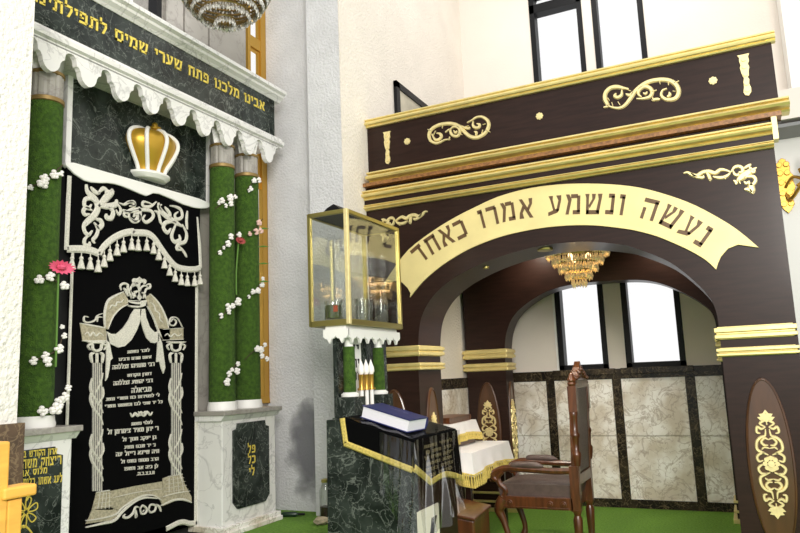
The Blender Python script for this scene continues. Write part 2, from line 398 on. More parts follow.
# ---- rear wall
YB = 7.3
lw = [onY(557, 330, YB)[0], onY(606, 330, YB)[0], onY(624, 330, YB)[0], onY(683, 330, YB)[0]]
uwx = [onY(532, 50, YB)[0], onY(585, 50, YB)[0], onY(595, 50, YB)[0], onY(647, 50, YB)[0]]
zlo, zhi, zsp = 1.335, 2.62, onY(532, 10, YB)[1]
H4 = [(lw[0], lw[1], zlo, zhi), (lw[2], lw[3], zlo, zhi), (uwx[0], uwx[1], 3.5, 5.55), (uwx[2], uwx[3], 3.5, 5.55)]
struct('wall_rear', wall_cells(N(), 'Y', YB, YB + .22, -2.8, 3.2, 0, 6.2, H4), M_plaster, label='cream plaster wall with the windows')
for k, h in enumerate(H4):
    x0, x1, z0, z1 = h
    w = struct('window_%d' % (k + 3), box(N(), x0, x1, YB + .10, YB + .11, z0, z1), M_window)
    bm = N(); fwid = .055
    yo, yi = YB - .01, YB + .13
    for a, b in ((x0, x0 + fwid), (x1 - fwid, x1)): box(bm, a, b, yo, yi, z0, z1)
    box(bm, x0, x1, yo, yi, z0, z0 + .05); box(bm, x0, x1, yo, yi, z1 - .05, z1)
    if k >= 2:
        zt = zsp + (.0 if k == 2 else .33)
        box(bm, x0, x1, yo, yi, zt - .05, zt + .05)
        r = (x1 - x0) / 2; cx = (x0 + x1) / 2           # the round head of the frame
        for s in (-1, 1):
            arc = [(cx + s * r * math.cos(t * PI / 20), zt + .05 + r * math.sin(t * PI / 20)) for t in range(11)]
            prism(bm, [(cx + s * r, z1)] + arc + [(cx, z1)] if s > 0 else [(cx + s * r, z1)] + arc + [(cx, z1)], 'Y', yo, yi)
    struct('window_frame', bm, M_black, w, bevel=.004, label='black metal frame')
    if k < 2:
        bm = N(); box(bm, x0 - .02, x0, YB - .03, YB + .1, z0, z1)
        if k == 0: struct('window_reveal', bm, M_white, w, label='white edge of the reveal')
        else: bm.free()
        struct('window_sill', box(N(), x0 - .06, x1 + .06, YB - .07, YB, z0 - .06, z0), M_kmarble, w, bevel=.004)
# marble wainscot of the rear wall
seams = [-2.6, onY(555, 440, YB)[0], onY(622, 440, YB)[0], onY(696.5, 440, YB)[0], .3]
bm = N()
for a, b in zip(seams, seams[1:]):
    for z0, z1 in ((.08, .675), (.68, 1.23)): box(bm, a + .045, b - .045, YB - .03, YB, z0, z1)
struct('trim_7', bm, M_bmarble, label='pale veined marble wainscot panels', bevel=.002)
bm = N()
for s in seams[1:-1]: box(bm, s - .043, s + .043, YB - .034, YB, .08, 1.23)
box(bm, -2.6, .3, YB - .036, YB, 1.23, 1.33)
struct('trim_8', bm, M_kmarble, label='black marble strips and capping of the wainscot', bevel=.002)
struct('baseboard_rear', box(N(), -2.6, .3, YB - .04, YB, 0, .08), M_kmarble)
struct('trim_9', box(N(), -2.6, -2.57, 5.3, YB - .04, .08, 1.2), M_bmarble, label='pale marble wainscot of the side wall')
struct('trim_10', box(N(), -2.6, -2.565, 5.3, YB - .04, 1.2, 1.3), M_kmarble, label='black marble capping of the side wall')
# right of the canopy
struct('wall_right', box(N(), .36, 3.2, 6.95, YB, 0, 3.36), M_white, label='white wall with the gold sconce right of the canopy')
struct('trim_11', box(N(), .63, 3.2, 6.95, YB, 3.36, 6.2), M_white, label='white pier at the right edge')
struct('trim_12', box(N(), .36, 3.2, 6.55, 6.95, 3.36, 3.62), M_plaster, label='cream beam right of the canopy')
struct('trim_13', box(N(), .36, 3.2, 6.57, 6.95, 3.30, 3.33), M_grey, label='dark rail under the beam')

# ================================================================== ARK
# ---- pedestals
def pedestal(label, y0, y1, side):
    t = thing('marble_pedestal', label, 'pedestal', (-3.22, (y0 + y1) / 2, PLAT), 'marble pedestals of the ark')
    xb, xf = -3.415, -3.12
    obj('pedestal_body', box(N(), xb, xf, y0, y1, PLAT, 1.11), M_wmarble, t, bevel=.006)
    bm = N(); prism(bm, [(xb, 1.10), (xf + .005, 1.10), (xf + .035, 1.135), (xb, 1.135)], 'Y', y0 - .02, y1 + .02)
    obj('cap', bm, M_wmarble, t)
    obj('top_slab', box(N(), xb, xf + .045, y0 - .03, y1 + .03, 1.135, 1.165), M_grmarble, t, bevel=.004, label='grey marble top slab')
    bm = N(); box(bm, xb, xf + .03, y0 - .02, y1 + .02, PLAT, PLAT + .06); box(bm, xb, xf + .045, y0 - .02, y1 + .02, PLAT + .0, PLAT + .03)
    obj('plinth', bm, M_bmarble, t, bevel=.004)
    a, b, z0, z1, c = y0 + .10, y1 - .09, PLAT + .15, 1.075, .045
    if side == 'L': a, b, z1 = y0 + .1, y1 - .06, 1.07
    poly = [(a, z0 + c), (a + c * .5, z0 + c * .5), (a + c, z0), (b - c, z0), (b - c * .5, z0 + c * .5), (b, z0 + c), (b, z1 - c), (b - c * .8, z1 - c * .8), (b - c, z1), (a + c, z1), (a + c * .8, z1 - c * .8), (a, z1 - c)]
    pn = obj('inscription_panel', prism(N(), poly, 'X', xf - .005, xf + .012), M_gmarble, t, label='black-green marble panel with gold writing')
    return t, pn, xf + .012
t, pn, xs = pedestal('white marble pedestal with an ornate gold monogram panel, right of the black curtain', 3.70, 4.28, 'R')
for s, z in (('פל', .865), ('כל', .795), ('לי', .715)):
    bm = N(); w = text_width(s, .05, .2); text_line(bm, s, (3.99 - w / 2, z), (3.99 + w / 2, z), .052, 'X', xs - .001, xs + .002, .2)
    obj('lettering', bm, M_goldpaint, pn)
t, pn, xs = pedestal('white marble pedestal with gold Hebrew lines, left of the black curtain', 1.95, 2.55, 'L')
for s, pa, pb, h in (('ארון הקודש בי', (21, 458), (57, 454), .030), ("ר'יצחק משה", (22, 469), (61, 464), .042), ('מלוס אב', (20, 477), (47, 473), .028), ('לעג אשתו בלומה', (19, 487), (62, 482), .034)):
    bm = N(); text_line(bm, s, onX(*pa, xs), onX(*pb, xs), h, 'X', xs - .001, xs + .002); obj('lettering', bm, M_goldpaint, pn)
bm = N()
cy, cz = onX(26, 512, xs)
for k in range(6):                                   # gold blossom under the text
    a = k * PI / 3 + .3
    pts = [(cy + r * math.cos(a + d), cz + r * math.sin(a + d) * 1.1) for r, d in ((.01, 0), (.033, -.35), (.058, -.2), (.062, .2), (.033, .35))]
    stroke(bm, cr(pts, 4, True), .007, 'X', xs - .001, xs + .003, True)
stroke(bm, cr([(cy + .02, cz + .115), (cy + .025, cz + .09), (cy, cz + .05)], 5), .01, 'X', xs, xs + .003)
stroke(bm, cr([(cy - .06, cz - .12), (cy - .01, cz - .06), (cy + .05, cz - .12)], 5), .01, 'X', xs, xs + .003)
obj('gold_flower', bm, M_goldpaint, pn)
# ---- columns wrapped in turf
def column(label, y):
    r = .089; c = (-3.235, y, 0)
    t = thing('turf_column', label, 'column', (-3.235, y, 1.165), 'turf columns of the ark')
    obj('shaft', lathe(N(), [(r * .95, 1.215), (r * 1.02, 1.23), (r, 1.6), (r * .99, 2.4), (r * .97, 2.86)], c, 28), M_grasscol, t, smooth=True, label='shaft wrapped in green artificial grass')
    obj('base', lathe(N(), [(r * 1.14, 1.165), (r * 1.16, 1.18), (r * 1.1, 1.20), (r * 1.08, 1.222)], c, 28), M_white, t, smooth=True)
    bm = N(); seg = 40; rows = []
    for z in (2.885, 3.02):
        rows.append([bm.verts.new((c[0] + r * (.93 if i % 4 else .87) * math.cos(2 * PI * i / seg), y + r * (.93 if i % 4 else .87) * math.sin(2 * PI * i / seg), z)) for i in range(seg)])
    for i in range(seg): bm.faces.new((rows[0][i], rows[0][(i + 1) % seg], rows[1][(i + 1) % seg], rows[1][i]))
    obj('capital', bm, M_grmarble, t, label='fluted grey marble capital')
    bm = N(); lathe(bm, [(r * .9, 2.858), (r * 1.03, 2.865), (r * 1.03, 2.885), (r * .9, 2.892)], c, 28); lathe(bm, [(r * .85, 3.015), (r, 3.02), (r, 3.035), (r * .9, 3.04)], c, 28)
    obj('ring', bm, M_dullgold, t, smooth=True, label='thin dull gold rings')
    obj('abacus', lathe(N(), [(r * .95, 3.04), (r * 1.35, 3.16), (r * 1.35, 3.2)], c, 4), M_wmarble, t)
    return t
column('green turf column left of the black curtain beside the near white pier', 2.413)
column('green turf column right next to the curtain, nearer of the right pair', 3.838)
column('green turf column beside the gold window frame, farther of the right pair', 4.117)
# ---- entablature
t = thing('ark_entablature', 'dark green marble beam with gold Hebrew verse above the ark', 'entablature', (-3.27, 3.1, 3.2))
EY0, EY1 = 1.87, 4.32
obj('fascia', box(N(), -3.41, -3.12, EY0, EY1, 3.20, 3.54), M_gmarble, t, label='dark green marble fascia')
def ymould(bm, prof, y0, y1): return prism(bm, prof, 'Y', y0, y1)     # profile in (x, z)
bm = N(); ymould(bm, [(-3.41, 3.525), (-3.115, 3.525), (-3.10, 3.54), (-3.075, 3.555), (-3.07, 3.57), (-3.045, 3.58), (-3.045, 3.605), (-3.41, 3.605)], EY0, 4.385)
obj('top_moulding', bm, M_wmarble, t, label='white marble top moulding')
bm = N(); ymould(bm, [(-3.41, 3.145), (-3.10, 3.145), (-3.10, 3.16), (-3.075, 3.165), (-3.07, 3.19), (-3.09, 3.20), (-3.09, 3.217), (-3.11, 3.225), (-3.41, 3.225)], EY0, 4.38)
obj('lower_moulding', bm, M_wmarble, t, label='white marble lower moulding')
bm = N(); XS = -3.10
c0 = onX(89, 76, XS)[0]; c1 = onX(269, 150, XS)[0]; p = (c1 - c0) / 7
def lobe(cy, p):
    h = [(-.5 * p, 0), (-.5 * p, -.012)]
    h += [(-.5 * p + .15 * p * math.sin(a), -.012 - .032 * (1 - math.cos(a))) for a in (PI / 6, PI / 3, PI / 2)]
    h += [(-.345 * p, -.06), (-.33 * p, -.068), (-.29 * p, -.071), (-.265 * p, -.077), (-.25 * p, -.086)]
    h += [(-.23 * p * math.cos(a), -.09 - .066 * math.sin(a)) for a in (0, PI / 8, PI / 4, 3 * PI / 8)]
    full = h + [(0, -.158)] + [(-u, v) for u, v in reversed(h)]
    return [(cy + u, 3.15 + v) for u, v in full]
k0 = -int((c0 - EY0) / p + .5)
for k in range(k0, 8):
    cy = c0 + k * p
    if cy - p / 2 < EY0 - .03: continue
    prism(bm, lobe(cy, p), 'X', XS - .035, XS)
obj('scalloped_valance', bm, M_wmarble, t, label='white scalloped marble valance')
bm = N()
text_line(bm, 'אבינו מלכנו פתח שערי שמים לתפילתינו', onX(33.5, 0.5, -3.118), onX(264.5, 111, -3.118), .068, 'X', -3.121, -3.115, .16)
obj('lettering', bm, M_goldpaint, t)
# ---- backing of the ark and gable panel
struct('trim_14', box(N(), -3.42, -3.385, 2.25, 3.72, PLAT, 3.2), mat('dark_recess_board', (.012, .012, .012), .8), label='dark board behind the curtain')
t = thing('ark_gable_panel', 'dark green marble panel behind the gold crown', 'panel', (-3.36, 3.2, 2.6))
gy = [onX(72, 70, -3.36)[0], onX(206, 150, -3.36)[0]]
obj('panel', box(N(), -3.384, -3.36, gy[0], gy[1], 2.58, 3.21), M_gmarble, t)
for a_, b_ in ((gy[0] - .035, gy[0]), (gy[1], gy[1] + .03)): obj('border', box(N(), -3.384, -3.345, a_, b_, 2.6, 3.2), M_wmarble, t, label='white marble border')
pts = [(66, 162), (75, 162.5), (200, 198.5), (211, 203.5), (211.5, 206.5), (207, 208.3), (200, 208.5), (194, 207.6), (184, 204.5), (172, 199), (160, 194), (154, 193.2), (147, 196), (141, 194), (132, 190), (122, 186), (115, 184), (108, 183), (100, 183), (92, 182.5), (85, 180.5), (75, 174), (69, 168), (66, 165)]
obj('lambrequin_board', prism(N(), PX(pts, -3.31), 'X', -3.345, -3.31), M_white, t, label='white wavy-edged board', bevel=.006)
# ---- crown
cc = (-3.357, onX(124, 150, -3.36)[0] + .205, onX(148, 169, -3.24)[1])
t = thing('crown_ornament', 'gold crown with white ribs on the dark panel above the curtain', 'crown', cc)
prof = [(.100, .015), (.112, .05), (.148, .11), (.178, .165), (.190, .21), (.180, .25), (.145, .28), (.09, .297), (.03, .303)]
pr = [(a * 1.08, b) for a, b in cr(prof, 4)]; SX = .72
obj('dome', cut_back(lathe(N(), [(a * .95, b) for a, b in pr], cc, 36, SX, 1), -3.357), M_crowngold, t, smooth=True)
obj('band', cut_back(lathe(N(), [(.105, -.03), (.125, -.028), (.152, -.005), (.152, .008), (.11, .022)], cc, 36, SX, 1), -3.357), M_white, t, smooth=True, label='flared white base plate')
for a in (-76, -40, 0, 40, 78):
    a = math.radians(a)
    obj('rib', tube(N(), [(cc[0] + SX * r * math.cos(a) * 1.03, cc[1] + r * 1.03 * math.sin(a), cc[2] + z) for r, z in pr], .0135, 8), M_white, t, smooth=True)
bm = N(); lathe(bm, [(.03, .295), (.042, .305), (.042, .32), (.02, .33)], (cc[0] + .045, cc[1], cc[2]), 12); ball(bm, (cc[0] + .045, cc[1], cc[2] + .34), .02)
obj('finial', bm, M_crowngold, t, smooth=True)

# ---- curtain
XC = -3.335
t = thing('torah_curtain', 'black velvet curtain embroidered with columns, crown and Hebrew lines', 'curtain', (XC, 3.18, PLAT))
yl, yr = onX(66, 400, XC)[0], onX(197.3, 400, XC)[0]
arcb = [(172, 530), (166, 532), (161, 535.5), (158, 540)]
low = PX([(197.6, 522.5), (190, 523.5), (184, 522), (178, 523), (172, 526), (166, 529), (160, 534)], XC)
sym = [(yl + yr - a, b) for a, b in low]
bm = N(); prism(bm, [(yl, 2.60), (yl, .44)] + sym + [((yl + yr) / 2, .375)] + low[::-1] + [(yr, .44), (yr, 2.60)], 'X', XC - .012, XC)
fab = obj('velvet_panel', bm, M_velvet, t)
def emb(name, strokes=(), polys=(), mat_=M_thread, d=.006, parent=t, label=None, X=XC):
    bm = N()
    for s in strokes:
        pts, w = s[0], s[1]; closed = len(s) > 2 and s[2]
        stroke(bm, cr(PX(pts, X), 4, closed), w, 'X', X - .001, X + d, closed)
    for p in polys: prism(bm, PX(p, X), 'X', X - .001, X + d * .8)
    return obj(name, bm, mat_, parent, label=label)
bm = N(); stroke(bm, [(yl + .01, .42), (yl + .01, 2.15)], .018, 'X', XC - .001, XC + .008, taper=(1, 1)); stroke(bm, [(yr - .012, .42), (yr - .012, 2.05)], .026, 'X', XC - .001, XC + .008, taper=(1, 1))
stroke(bm, cr(low[:-1][::-1], 3), .035, 'X', XC - .001, XC + .008, taper=(1, 1)); stroke(bm, cr(sym[:-1], 3), .035, 'X', XC - .001, XC + .008, taper=(1, 1))
obj('border_braid', bm, M_thread, t, label='silver-white braid')
c5 = lambda pts: crop(75, 270, 6.66, pts)
c6 = lambda pts: crop(130, 270, 6.66, pts)
c7 = lambda pts: crop(75, 440, 5.73, pts)
# arch bands, entablature blocks, crown
emb('embroidered_arch', polys=[
    c5([(190, 385), (195, 290), (215, 210), (250, 180), (320, 145), (350, 195), (350, 225), (300, 255), (250, 310), (215, 395)]),
    c6([(100, 185), (130, 160), (165, 195), (200, 250), (235, 330), (250, 385), (252, 470), (225, 470), (200, 440), (175, 375), (150, 310), (120, 245)]),
    c5([(30, 355), (200, 385), (205, 470), (48, 472)]), c6([(190, 390), (262, 390), (262, 470), (215, 462)]), c6([(215, 395), (352, 385), (352, 462), (220, 470)])],
    mat_=M_beigethread, d=.006, label='beige gold arch bands')
emb('embroidered_edging', strokes=[
    (c5([(195, 390), (195, 290), (215, 210), (260, 175), (320, 145)]), .016), (c5([(215, 395), (250, 310), (300, 255), (350, 230)]), .012),
    (c6([(130, 160), (165, 195), (205, 250), (240, 330), (252, 388)]), .016), (c6([(110, 240), (150, 310), (180, 390), (205, 445)]), .012),
    (c5([(30, 355), (120, 372), (200, 386)]), .013), (c5([(45, 472), (120, 474), (205, 470)]), .013), (c6([(215, 396), (352, 386)]), .013), (c6([(215, 468), (352, 462)]), .013),
    (c5([(60, 430), (80, 415), (95, 440), (115, 415), (135, 440), (160, 420), (185, 440)]), .012), (c6([(225, 440), (245, 425), (265, 445), (290, 425), (315, 440), (340, 425)]), .012),
    (c5([(225, 260), (240, 235), (265, 240), (275, 215), (300, 215), (320, 195)]), .012), (c6([(130, 215), (155, 235), (165, 270), (190, 290), (195, 330), (215, 350)]), .012),
    (c5([(85, 315), (60, 310), (58, 340), (90, 350), (130, 335), (145, 305), (180, 290)]), .011), (c5([(145, 345), (150, 315), (180, 315)]), .009),
    (c6([(270, 345), (285, 325), (305, 345), (290, 370), (260, 360), (270, 320), (310, 320), (345, 380)]), .011)], d=.009)
emb('embroidered_crown', polys=[c5([(345, 200), (430, 205), (430, 240), (350, 236)]), c6([(-20, 205), (50, 208), (108, 200), (100, 238), (50, 246), (-15, 240)]), c6([(38, 75), (60, 45), (82, 75), (60, 95)]), c6([(45, 185), (60, 150), (75, 185), (60, 205)])], strokes=[
    (c5([(385, 190), (400, 150), (425, 140)]), .016), (c6([(15, 185), (0, 150), (-5, 130)]), .016), (c6([(30, 95), (20, 70), (40, 60)]), .02), (c6([(90, 95), (100, 75), (85, 62)]), .02), (c6([(75, 150), (95, 160), (100, 190)]), .014), (c5([(320, 120), (335, 135), (350, 175)]), .018), (c5([(360, 140), (380, 160), (372, 190)]), .014),
    (c5([(305, 135), (300, 105), (325, 90), (350, 100), (350, 130), (375, 190)]), .016), (c5([(375, 190), (365, 135), (385, 100), (425, 95)]), .014),
    (c6([(10, 100), (60, 60), (90, 85)]), .022), (c6([(60, 50), (60, 110)]), .03), (c6([(5, 115), (40, 100), (60, 130), (60, 190)]), .016),
    (c6([(60, 190), (65, 130), (90, 105), (115, 110)]), .014), (c6([(85, 190), (105, 130), (130, 120), (130, 95), (105, 100)]), .016),
    (c6([(-20, 210), (50, 222), (105, 210)]), .022), (c6([(-15, 240), (50, 245), (100, 235)]), .016), (c6([(25, 140), (35, 180)]), .02), (c6([(60, 175), (62, 195)]), .035)], d=.008)
# draped swags
c4 = lambda *pts: crop(70, 270, 4.1, pts)
fl = []
for f in (.12, .3, .5, .7, .88):
    fl.append((c4((262 + 22 * f, 165), (240 + 42 * f, 205 + 20 * f), (212 + 36 * f, 245 + 30 * f), (185 + 20 * f, 268 + 42 * f), (150 + 8 * f, 258 + 38 * f)), .009))
    fl.append((c4((303 - 14 * f, 165), (310 - 18 * f, 200 + 10 * f), (325 - 18 * f, 240 + 25 * f), (342 - 8 * f, 258 + 40 * f), (360, 254 + 34 * f)), .008))
emb('embroidered_drape', strokes=fl, polys=[c4((262, 160), (246, 185), (238, 205), (215, 238), (188, 262), (165, 262), (148, 252), (148, 288), (165, 304), (195, 318), (222, 312), (248, 288), (270, 250), (283, 215), (290, 160)),
    c4((305, 160), (310, 195), (325, 235), (345, 256), (362, 250), (362, 290), (345, 300), (330, 298), (312, 280), (300, 250), (290, 215), (284, 180), (285, 160)),
    c4((148, 255), (158, 290), (165, 330), (172, 362), (162, 372), (158, 410), (152, 440), (143, 455), (146, 380)), c4((358, 255), (375, 300), (388, 400), (380, 425), (370, 400), (365, 375), (352, 378), (356, 320))], d=.009, label='cream draped cloth in embroidery')
# the two embroidered columns
def ecol(xa, xb, ytop, ybot, lab):
    cx = (xa + xb) / 2
    o = []
    polys = [[(cx - 4.6, ytop), (cx + 4.6, ytop), (cx + 4.8, ybot), (cx - 4.8, ybot)]]
    b = emb('embroidered_column', polys=polys, mat_=mat('column_thread' + lab, (.20, .195, .18), .7, var=.5, vs=60), d=.005)
    st = [([(cx + k * 2.1, ytop), (cx + k * 2.15, ybot)], .0065) for k in (-2, -1, 0, 1, 2)]
    for y0 in (ytop + 24, ytop + 80):
        st += [([(cx - 5, y0 - 9), (cx - 6.5, y0), (cx - 4, y0 + 9), (cx + 2, y0 + 17), (cx + 5.5, y0 + 26)], .015), ([(cx + 5.5, y0 - 14), (cx + 3, y0 - 3), (cx - 2, y0 + 6)], .012),
               ([(cx - 5.5, y0 + 4), (cx - 6.5, y0 + 12), (cx - 3, y0 + 22), (cx + 3, y0 + 30), (cx + 5.5, y0 + 38)], .015), ([(cx + 5.5, y0), (cx + 6, y0 + 8), (cx + 2, y0 + 16)], .014), ([(cx - 2, y0 + 13), (cx + 1.5, y0 + 18)], .04)]
    st += [([(cx - 7, ytop - 13), (cx - 9, ytop - 17), (cx - 5, ytop - 19), (cx - 4, ytop - 14), (cx, ytop - 12), (cx + 4, ytop - 14), (cx + 5, ytop - 19), (cx + 9, ytop - 17), (cx + 7, ytop - 13)], .018),
           ([(cx - 9.5, ytop - 21), (cx, ytop - 20.5), (cx + 9.5, ytop - 21)], .016), ([(cx - 5, ytop), (cx - 6, ytop - 8), (cx - 3, ytop - 10)], .02), ([(cx + 5, ytop), (cx + 6, ytop - 8), (cx + 3, ytop - 10)], .02), ([(cx, ytop), (cx, ytop - 10)], .045)]
    emb('embroidered_vine', strokes=st, d=.011)
ecol(91, 102, 363, 491, 'a'); ecol(167, 184, 363, 475, 'b')
# stone steps at the foot
emb('embroidered_steps', polys=[c7([(120, 300), (195, 290), (210, 350), (215, 400), (95, 400)]), c7([(75, 450), (95, 400), (200, 385), (250, 400), (235, 440), (200, 460), (58, 480)]),
    c7([(200, 292), (350, 262), (495, 238), (500, 320), (490, 345), (440, 320), (380, 318), (320, 350), (260, 395), (235, 400), (215, 390)]),
    c7([(500, 220), (535, 208), (610, 195), (625, 250), (645, 290), (500, 320)]), c7([(500, 320), (645, 290), (665, 325), (665, 360), (640, 345), (580, 345), (500, 378), (488, 350)])], mat_=M_beigethread, label='stone base in beige gold embroidery')
bl = []
for k in range(4): bl += [(c7([(125 - 6 * k, 315 + 24 * k), (200 + 4 * k, 305 + 24 * k)]), .006), (c7([(520 - 5 * k, 232 + 22 * k), (620 + 8 * k, 215 + 22 * k)]), .006)]
for k in range(4): bl += [(c7([(140 + 18 * k, 300), (125 + 22 * k, 395)]), .006), (c7([(535 + 24 * k, 212), (535 + 28 * k, 300)]), .006)]
bl += [(c7([(58, 462), (150, 448), (230, 425), (265, 390), (330, 345), (390, 318), (450, 318), (490, 345)]), .014), (c7([(60, 500), (150, 480), (225, 460), (270, 410), (340, 352), (400, 330), (470, 335)]), .02),
       (c7([(490, 375), (560, 345), (620, 340), (664, 358)]), .018), (c7([(500, 325), (570, 305), (655, 292)]), .01), (c7([(215, 330), (350, 300), (495, 280)]), .006), (c7([(120, 300), (195, 288)]), .016), (c7([(530, 210), (612, 195)]), .016)]
emb('embroidered_mortar', strokes=bl, d=.009)
emb('embroidered_scroll', strokes=[(c7([(285, 425), (275, 440), (300, 445), (330, 420), (345, 385), (365, 385)]), .016), (c7([(345, 400), (350, 440), (345, 430)]), .02), (c7([(370, 400), (385, 375), (410, 395), (400, 420), (378, 420), (370, 390)]), .014),
    (c7([(395, 400), (385, 410)]), .012), (c7([(420, 400), (430, 372), (460, 375), (455, 405), (430, 415), (420, 395)]), .014), (c7([(455, 370), (480, 380), (490, 410)]), .016)], d=.008)
# Hebrew lines
LN = [('לזכר נשמת', 127, 149, 353.5, .028), ('איתנו מורנו ורבינו', 118.5, 151, 361, .028), ('רבי מתתיהו זצללהה', 112, 154, 369.5, .038), ('דמרן הקדוש', 127, 151, 377, .028), ('רבי יהושע זצללהה', 113, 152, 385.5, .036), ('מביאלה', 131, 151, 393, .046),
      ("לי לפטירתו כח תשרי תשנ", 105.5, 159, 401, .028), ("כל יד סופי לבו ונשמתו תשרי", 104.5, 162, 408, .028), ('לעלוי נשמת', 131, 152, 425.5, .028), ("ר' ירון מאיר צימרמן זל", 107, 158, 434.5, .04),
      ('בן יעקב חנוך זל', 122, 156, 441.5, .032), ("נ' יד שבט תשע", 124, 155, 449, .03), ('חיה שיינא רייזל עה', 115.5, 158.5, 456.5, .036), ('הרב מנחם נחום זל', 120.5, 158, 463.5, .03), ('לן כיה אב תשפו', 124, 157.5, 470.5, .03), ('ת.נ.צ.ב.ה.', 136.5, 154, 475.5, .03)]
for s, xa, xb, y, h in LN:
    sl = (xb - xa) * -.085
    bm = N(); text_line(bm, s, onX(xa, y, XC), onX(xb, y + sl, XC), h * .63, 'X', XC - .001, XC + .006)
    obj('text_line', bm, M_thread, t)
emb('embroidered_flourish', strokes=[([(130, 413), (132, 416.5), (135, 413.5), (138, 415.5), (141, 412.5), (144, 415.5), (147, 412), (150, 415), (152, 412)], .02), ([(138, 411.5), (141, 415), (145, 411)], .014)], d=.007)

# ---- valance with tassels
XV = -3.322
t = thing('curtain_valance', 'black scalloped valance with silver scrolls and tassels across the curtain top', 'valance', (XV, 3.18, 2.1))
v1 = lambda pts: crop(70, 170, 5.93, pts)
v2 = lambda pts: crop(120, 180, 4.85, pts)
edge = v1([(-20, 468), (60, 468), (120, 475), (160, 490), (172, 500)]) + v1([(200, 455), (250, 410), (310, 378), (370, 365)]) + v2([(70, 255), (130, 258), (165, 280), (200, 330), (240, 385), (275, 420), (320, 432), (365, 432), (388, 425)])
top = v2([(388, 160)]) + [(201, 200), (160, 188), (110, 176), (66.5, 166)]
obj('velvet_panel', prism(N(), PX(edge + top, XV), 'X', XV - .01, XV), M_velvet, t)
bm = N()
stroke(bm, cr(PX(edge[:5], XV), 4), .045, 'X', XV - .001, XV + .007, taper=(.9, .9)); stroke(bm, cr(PX(edge[4:], XV), 4), .045, 'X', XV - .001, XV + .007, taper=(.9, .9))
stroke(bm, PX([(69.5, 176), (66.5, 250)], XV), .03, 'X', XV - .001, XV + .007, taper=(1, 1)); stroke(bm, PX([(197, 217), (199.5, 245), (200.5, 268)], XV), .028, 'X', XV - .001, XV + .007, taper=(.4, 1))
obj('braid', bm, M_thread, t, label='silver-white braid')
sc = []
def curl(cx, cy, r, a0, turns=1.2, w=.02, s=1):            # a spiral in photo measurements
    n = 12
    return ([(cx + s * r * (1 - .75 * i / n) * math.cos(a0 + turns * 2 * PI * i / n), cy + r * (1 - .75 * i / n) * math.sin(a0 + turns * 2 * PI * i / n)) for i in range(n + 1)], w)
for fn, mir in ((lambda u, v: v1([(u, v)])[0], 1), ):
    L_ = [([(95, 85), (105, 130), (150, 175), (165, 220), (150, 260), (115, 300), (90, 330)], .045), ([(165, 215), (215, 165), (245, 130), (240, 115)], .05), ([(165, 215), (225, 215), (270, 205), (275, 175)], .04),
          ([(225, 220), (255, 245), (245, 285), (215, 280), (215, 260)], .035), ([(150, 195), (120, 170), (90, 175), (85, 210), (110, 225), (125, 205)], .028), ([(130, 240), (95, 225), (78, 245), (90, 265), (115, 260)], .028),
          ([(120, 270), (85, 320), (85, 360), (110, 385), (130, 360)], .028), ([(140, 310), (165, 350), (155, 390), (135, 415), (145, 435)], .026), ([(110, 385), (85, 415), (90, 445), (115, 445), (112, 425)], .026), ([(150, 290), (180, 300), (190, 325), (170, 345), (150, 330)], .035),
          ([(165, 140), (195, 110), (215, 120), (210, 145)], .028), ([(120, 100), (150, 130), (175, 140)], .03), ([(270, 235), (290, 265), (300, 235), (280, 200)], .02), ([(290, 195), (320, 205), (350, 190), (375, 195), (380, 210), (350, 215)], .022),
          ([(310, 235), (340, 250), (370, 235), (412, 230)], .03), ([(350, 250), (350, 280), (375, 305), (405, 300), (410, 270), (385, 260), (375, 280)], .026), ([(325, 235), (320, 270), (345, 280)], .02)]
    for p_, w_ in L_: sc.append((v1(p_), w_))
R_ = [([(10, 150), (50, 155), (95, 145), (150, 150), (160, 180), (130, 205), (110, 190), (120, 170)], .026), ([(90, 130), (95, 160), (90, 195)], .04), ([(45, 180), (70, 200), (85, 180), (70, 165)], .026), ([(30, 110), (65, 105), (70, 125), (50, 125)], .022), ([(150, 115), (115, 105), (110, 125), (140, 130), (160, 120), (175, 105)], .022),
      ([(165, 150), (185, 160), (195, 200), (205, 220)], .024), ([(185, 110), (195, 145), (225, 175), (270, 205), (300, 225)], .042), ([(270, 205), (225, 205), (210, 230), (230, 255), (245, 235)], .032), ([(270, 215), (250, 270), (265, 300), (290, 290), (285, 265)], .032),
      ([(300, 215), (322, 260), (315, 300), (285, 310), (275, 335), (300, 340)], .03), ([(285, 320), (310, 350), (322, 375)], .022), ([(240, 125), (270, 130), (295, 145), (300, 180), (275, 190), (265, 170), (280, 155)], .026), ([(200, 120), (185, 130), (200, 150)], .022), ([(215, 130), (240, 160), (240, 185)], .03),
      ([(325, 150), (322, 200), (325, 240)], .025)]
for p_, w_ in R_: sc.append((v2(p_), w_))
emb('embroidered_scrolls', strokes=sc, d=.007, parent=t, X=XV)
# tassels along the braid
path = cr(PX(edge, XV), 8); acc = 0; nxt = .02
for a, b in zip(path, path[1:]):
    L = math.hypot(b[0] - a[0], b[1] - a[1]); acc += L
    if acc >= nxt:
        nxt += .062; y, z = b
        z -= .022
        bm = N(); lathe(bm, [(.003, 0), (.003, -.02), (.010, -.026), (.012, -.036), (.008, -.042), (.014, -.06), (.022, -.093), (.019, -.096)], (XV + .012, y, z), 8)
        obj('tassel', bm, M_thread, t, smooth=True)

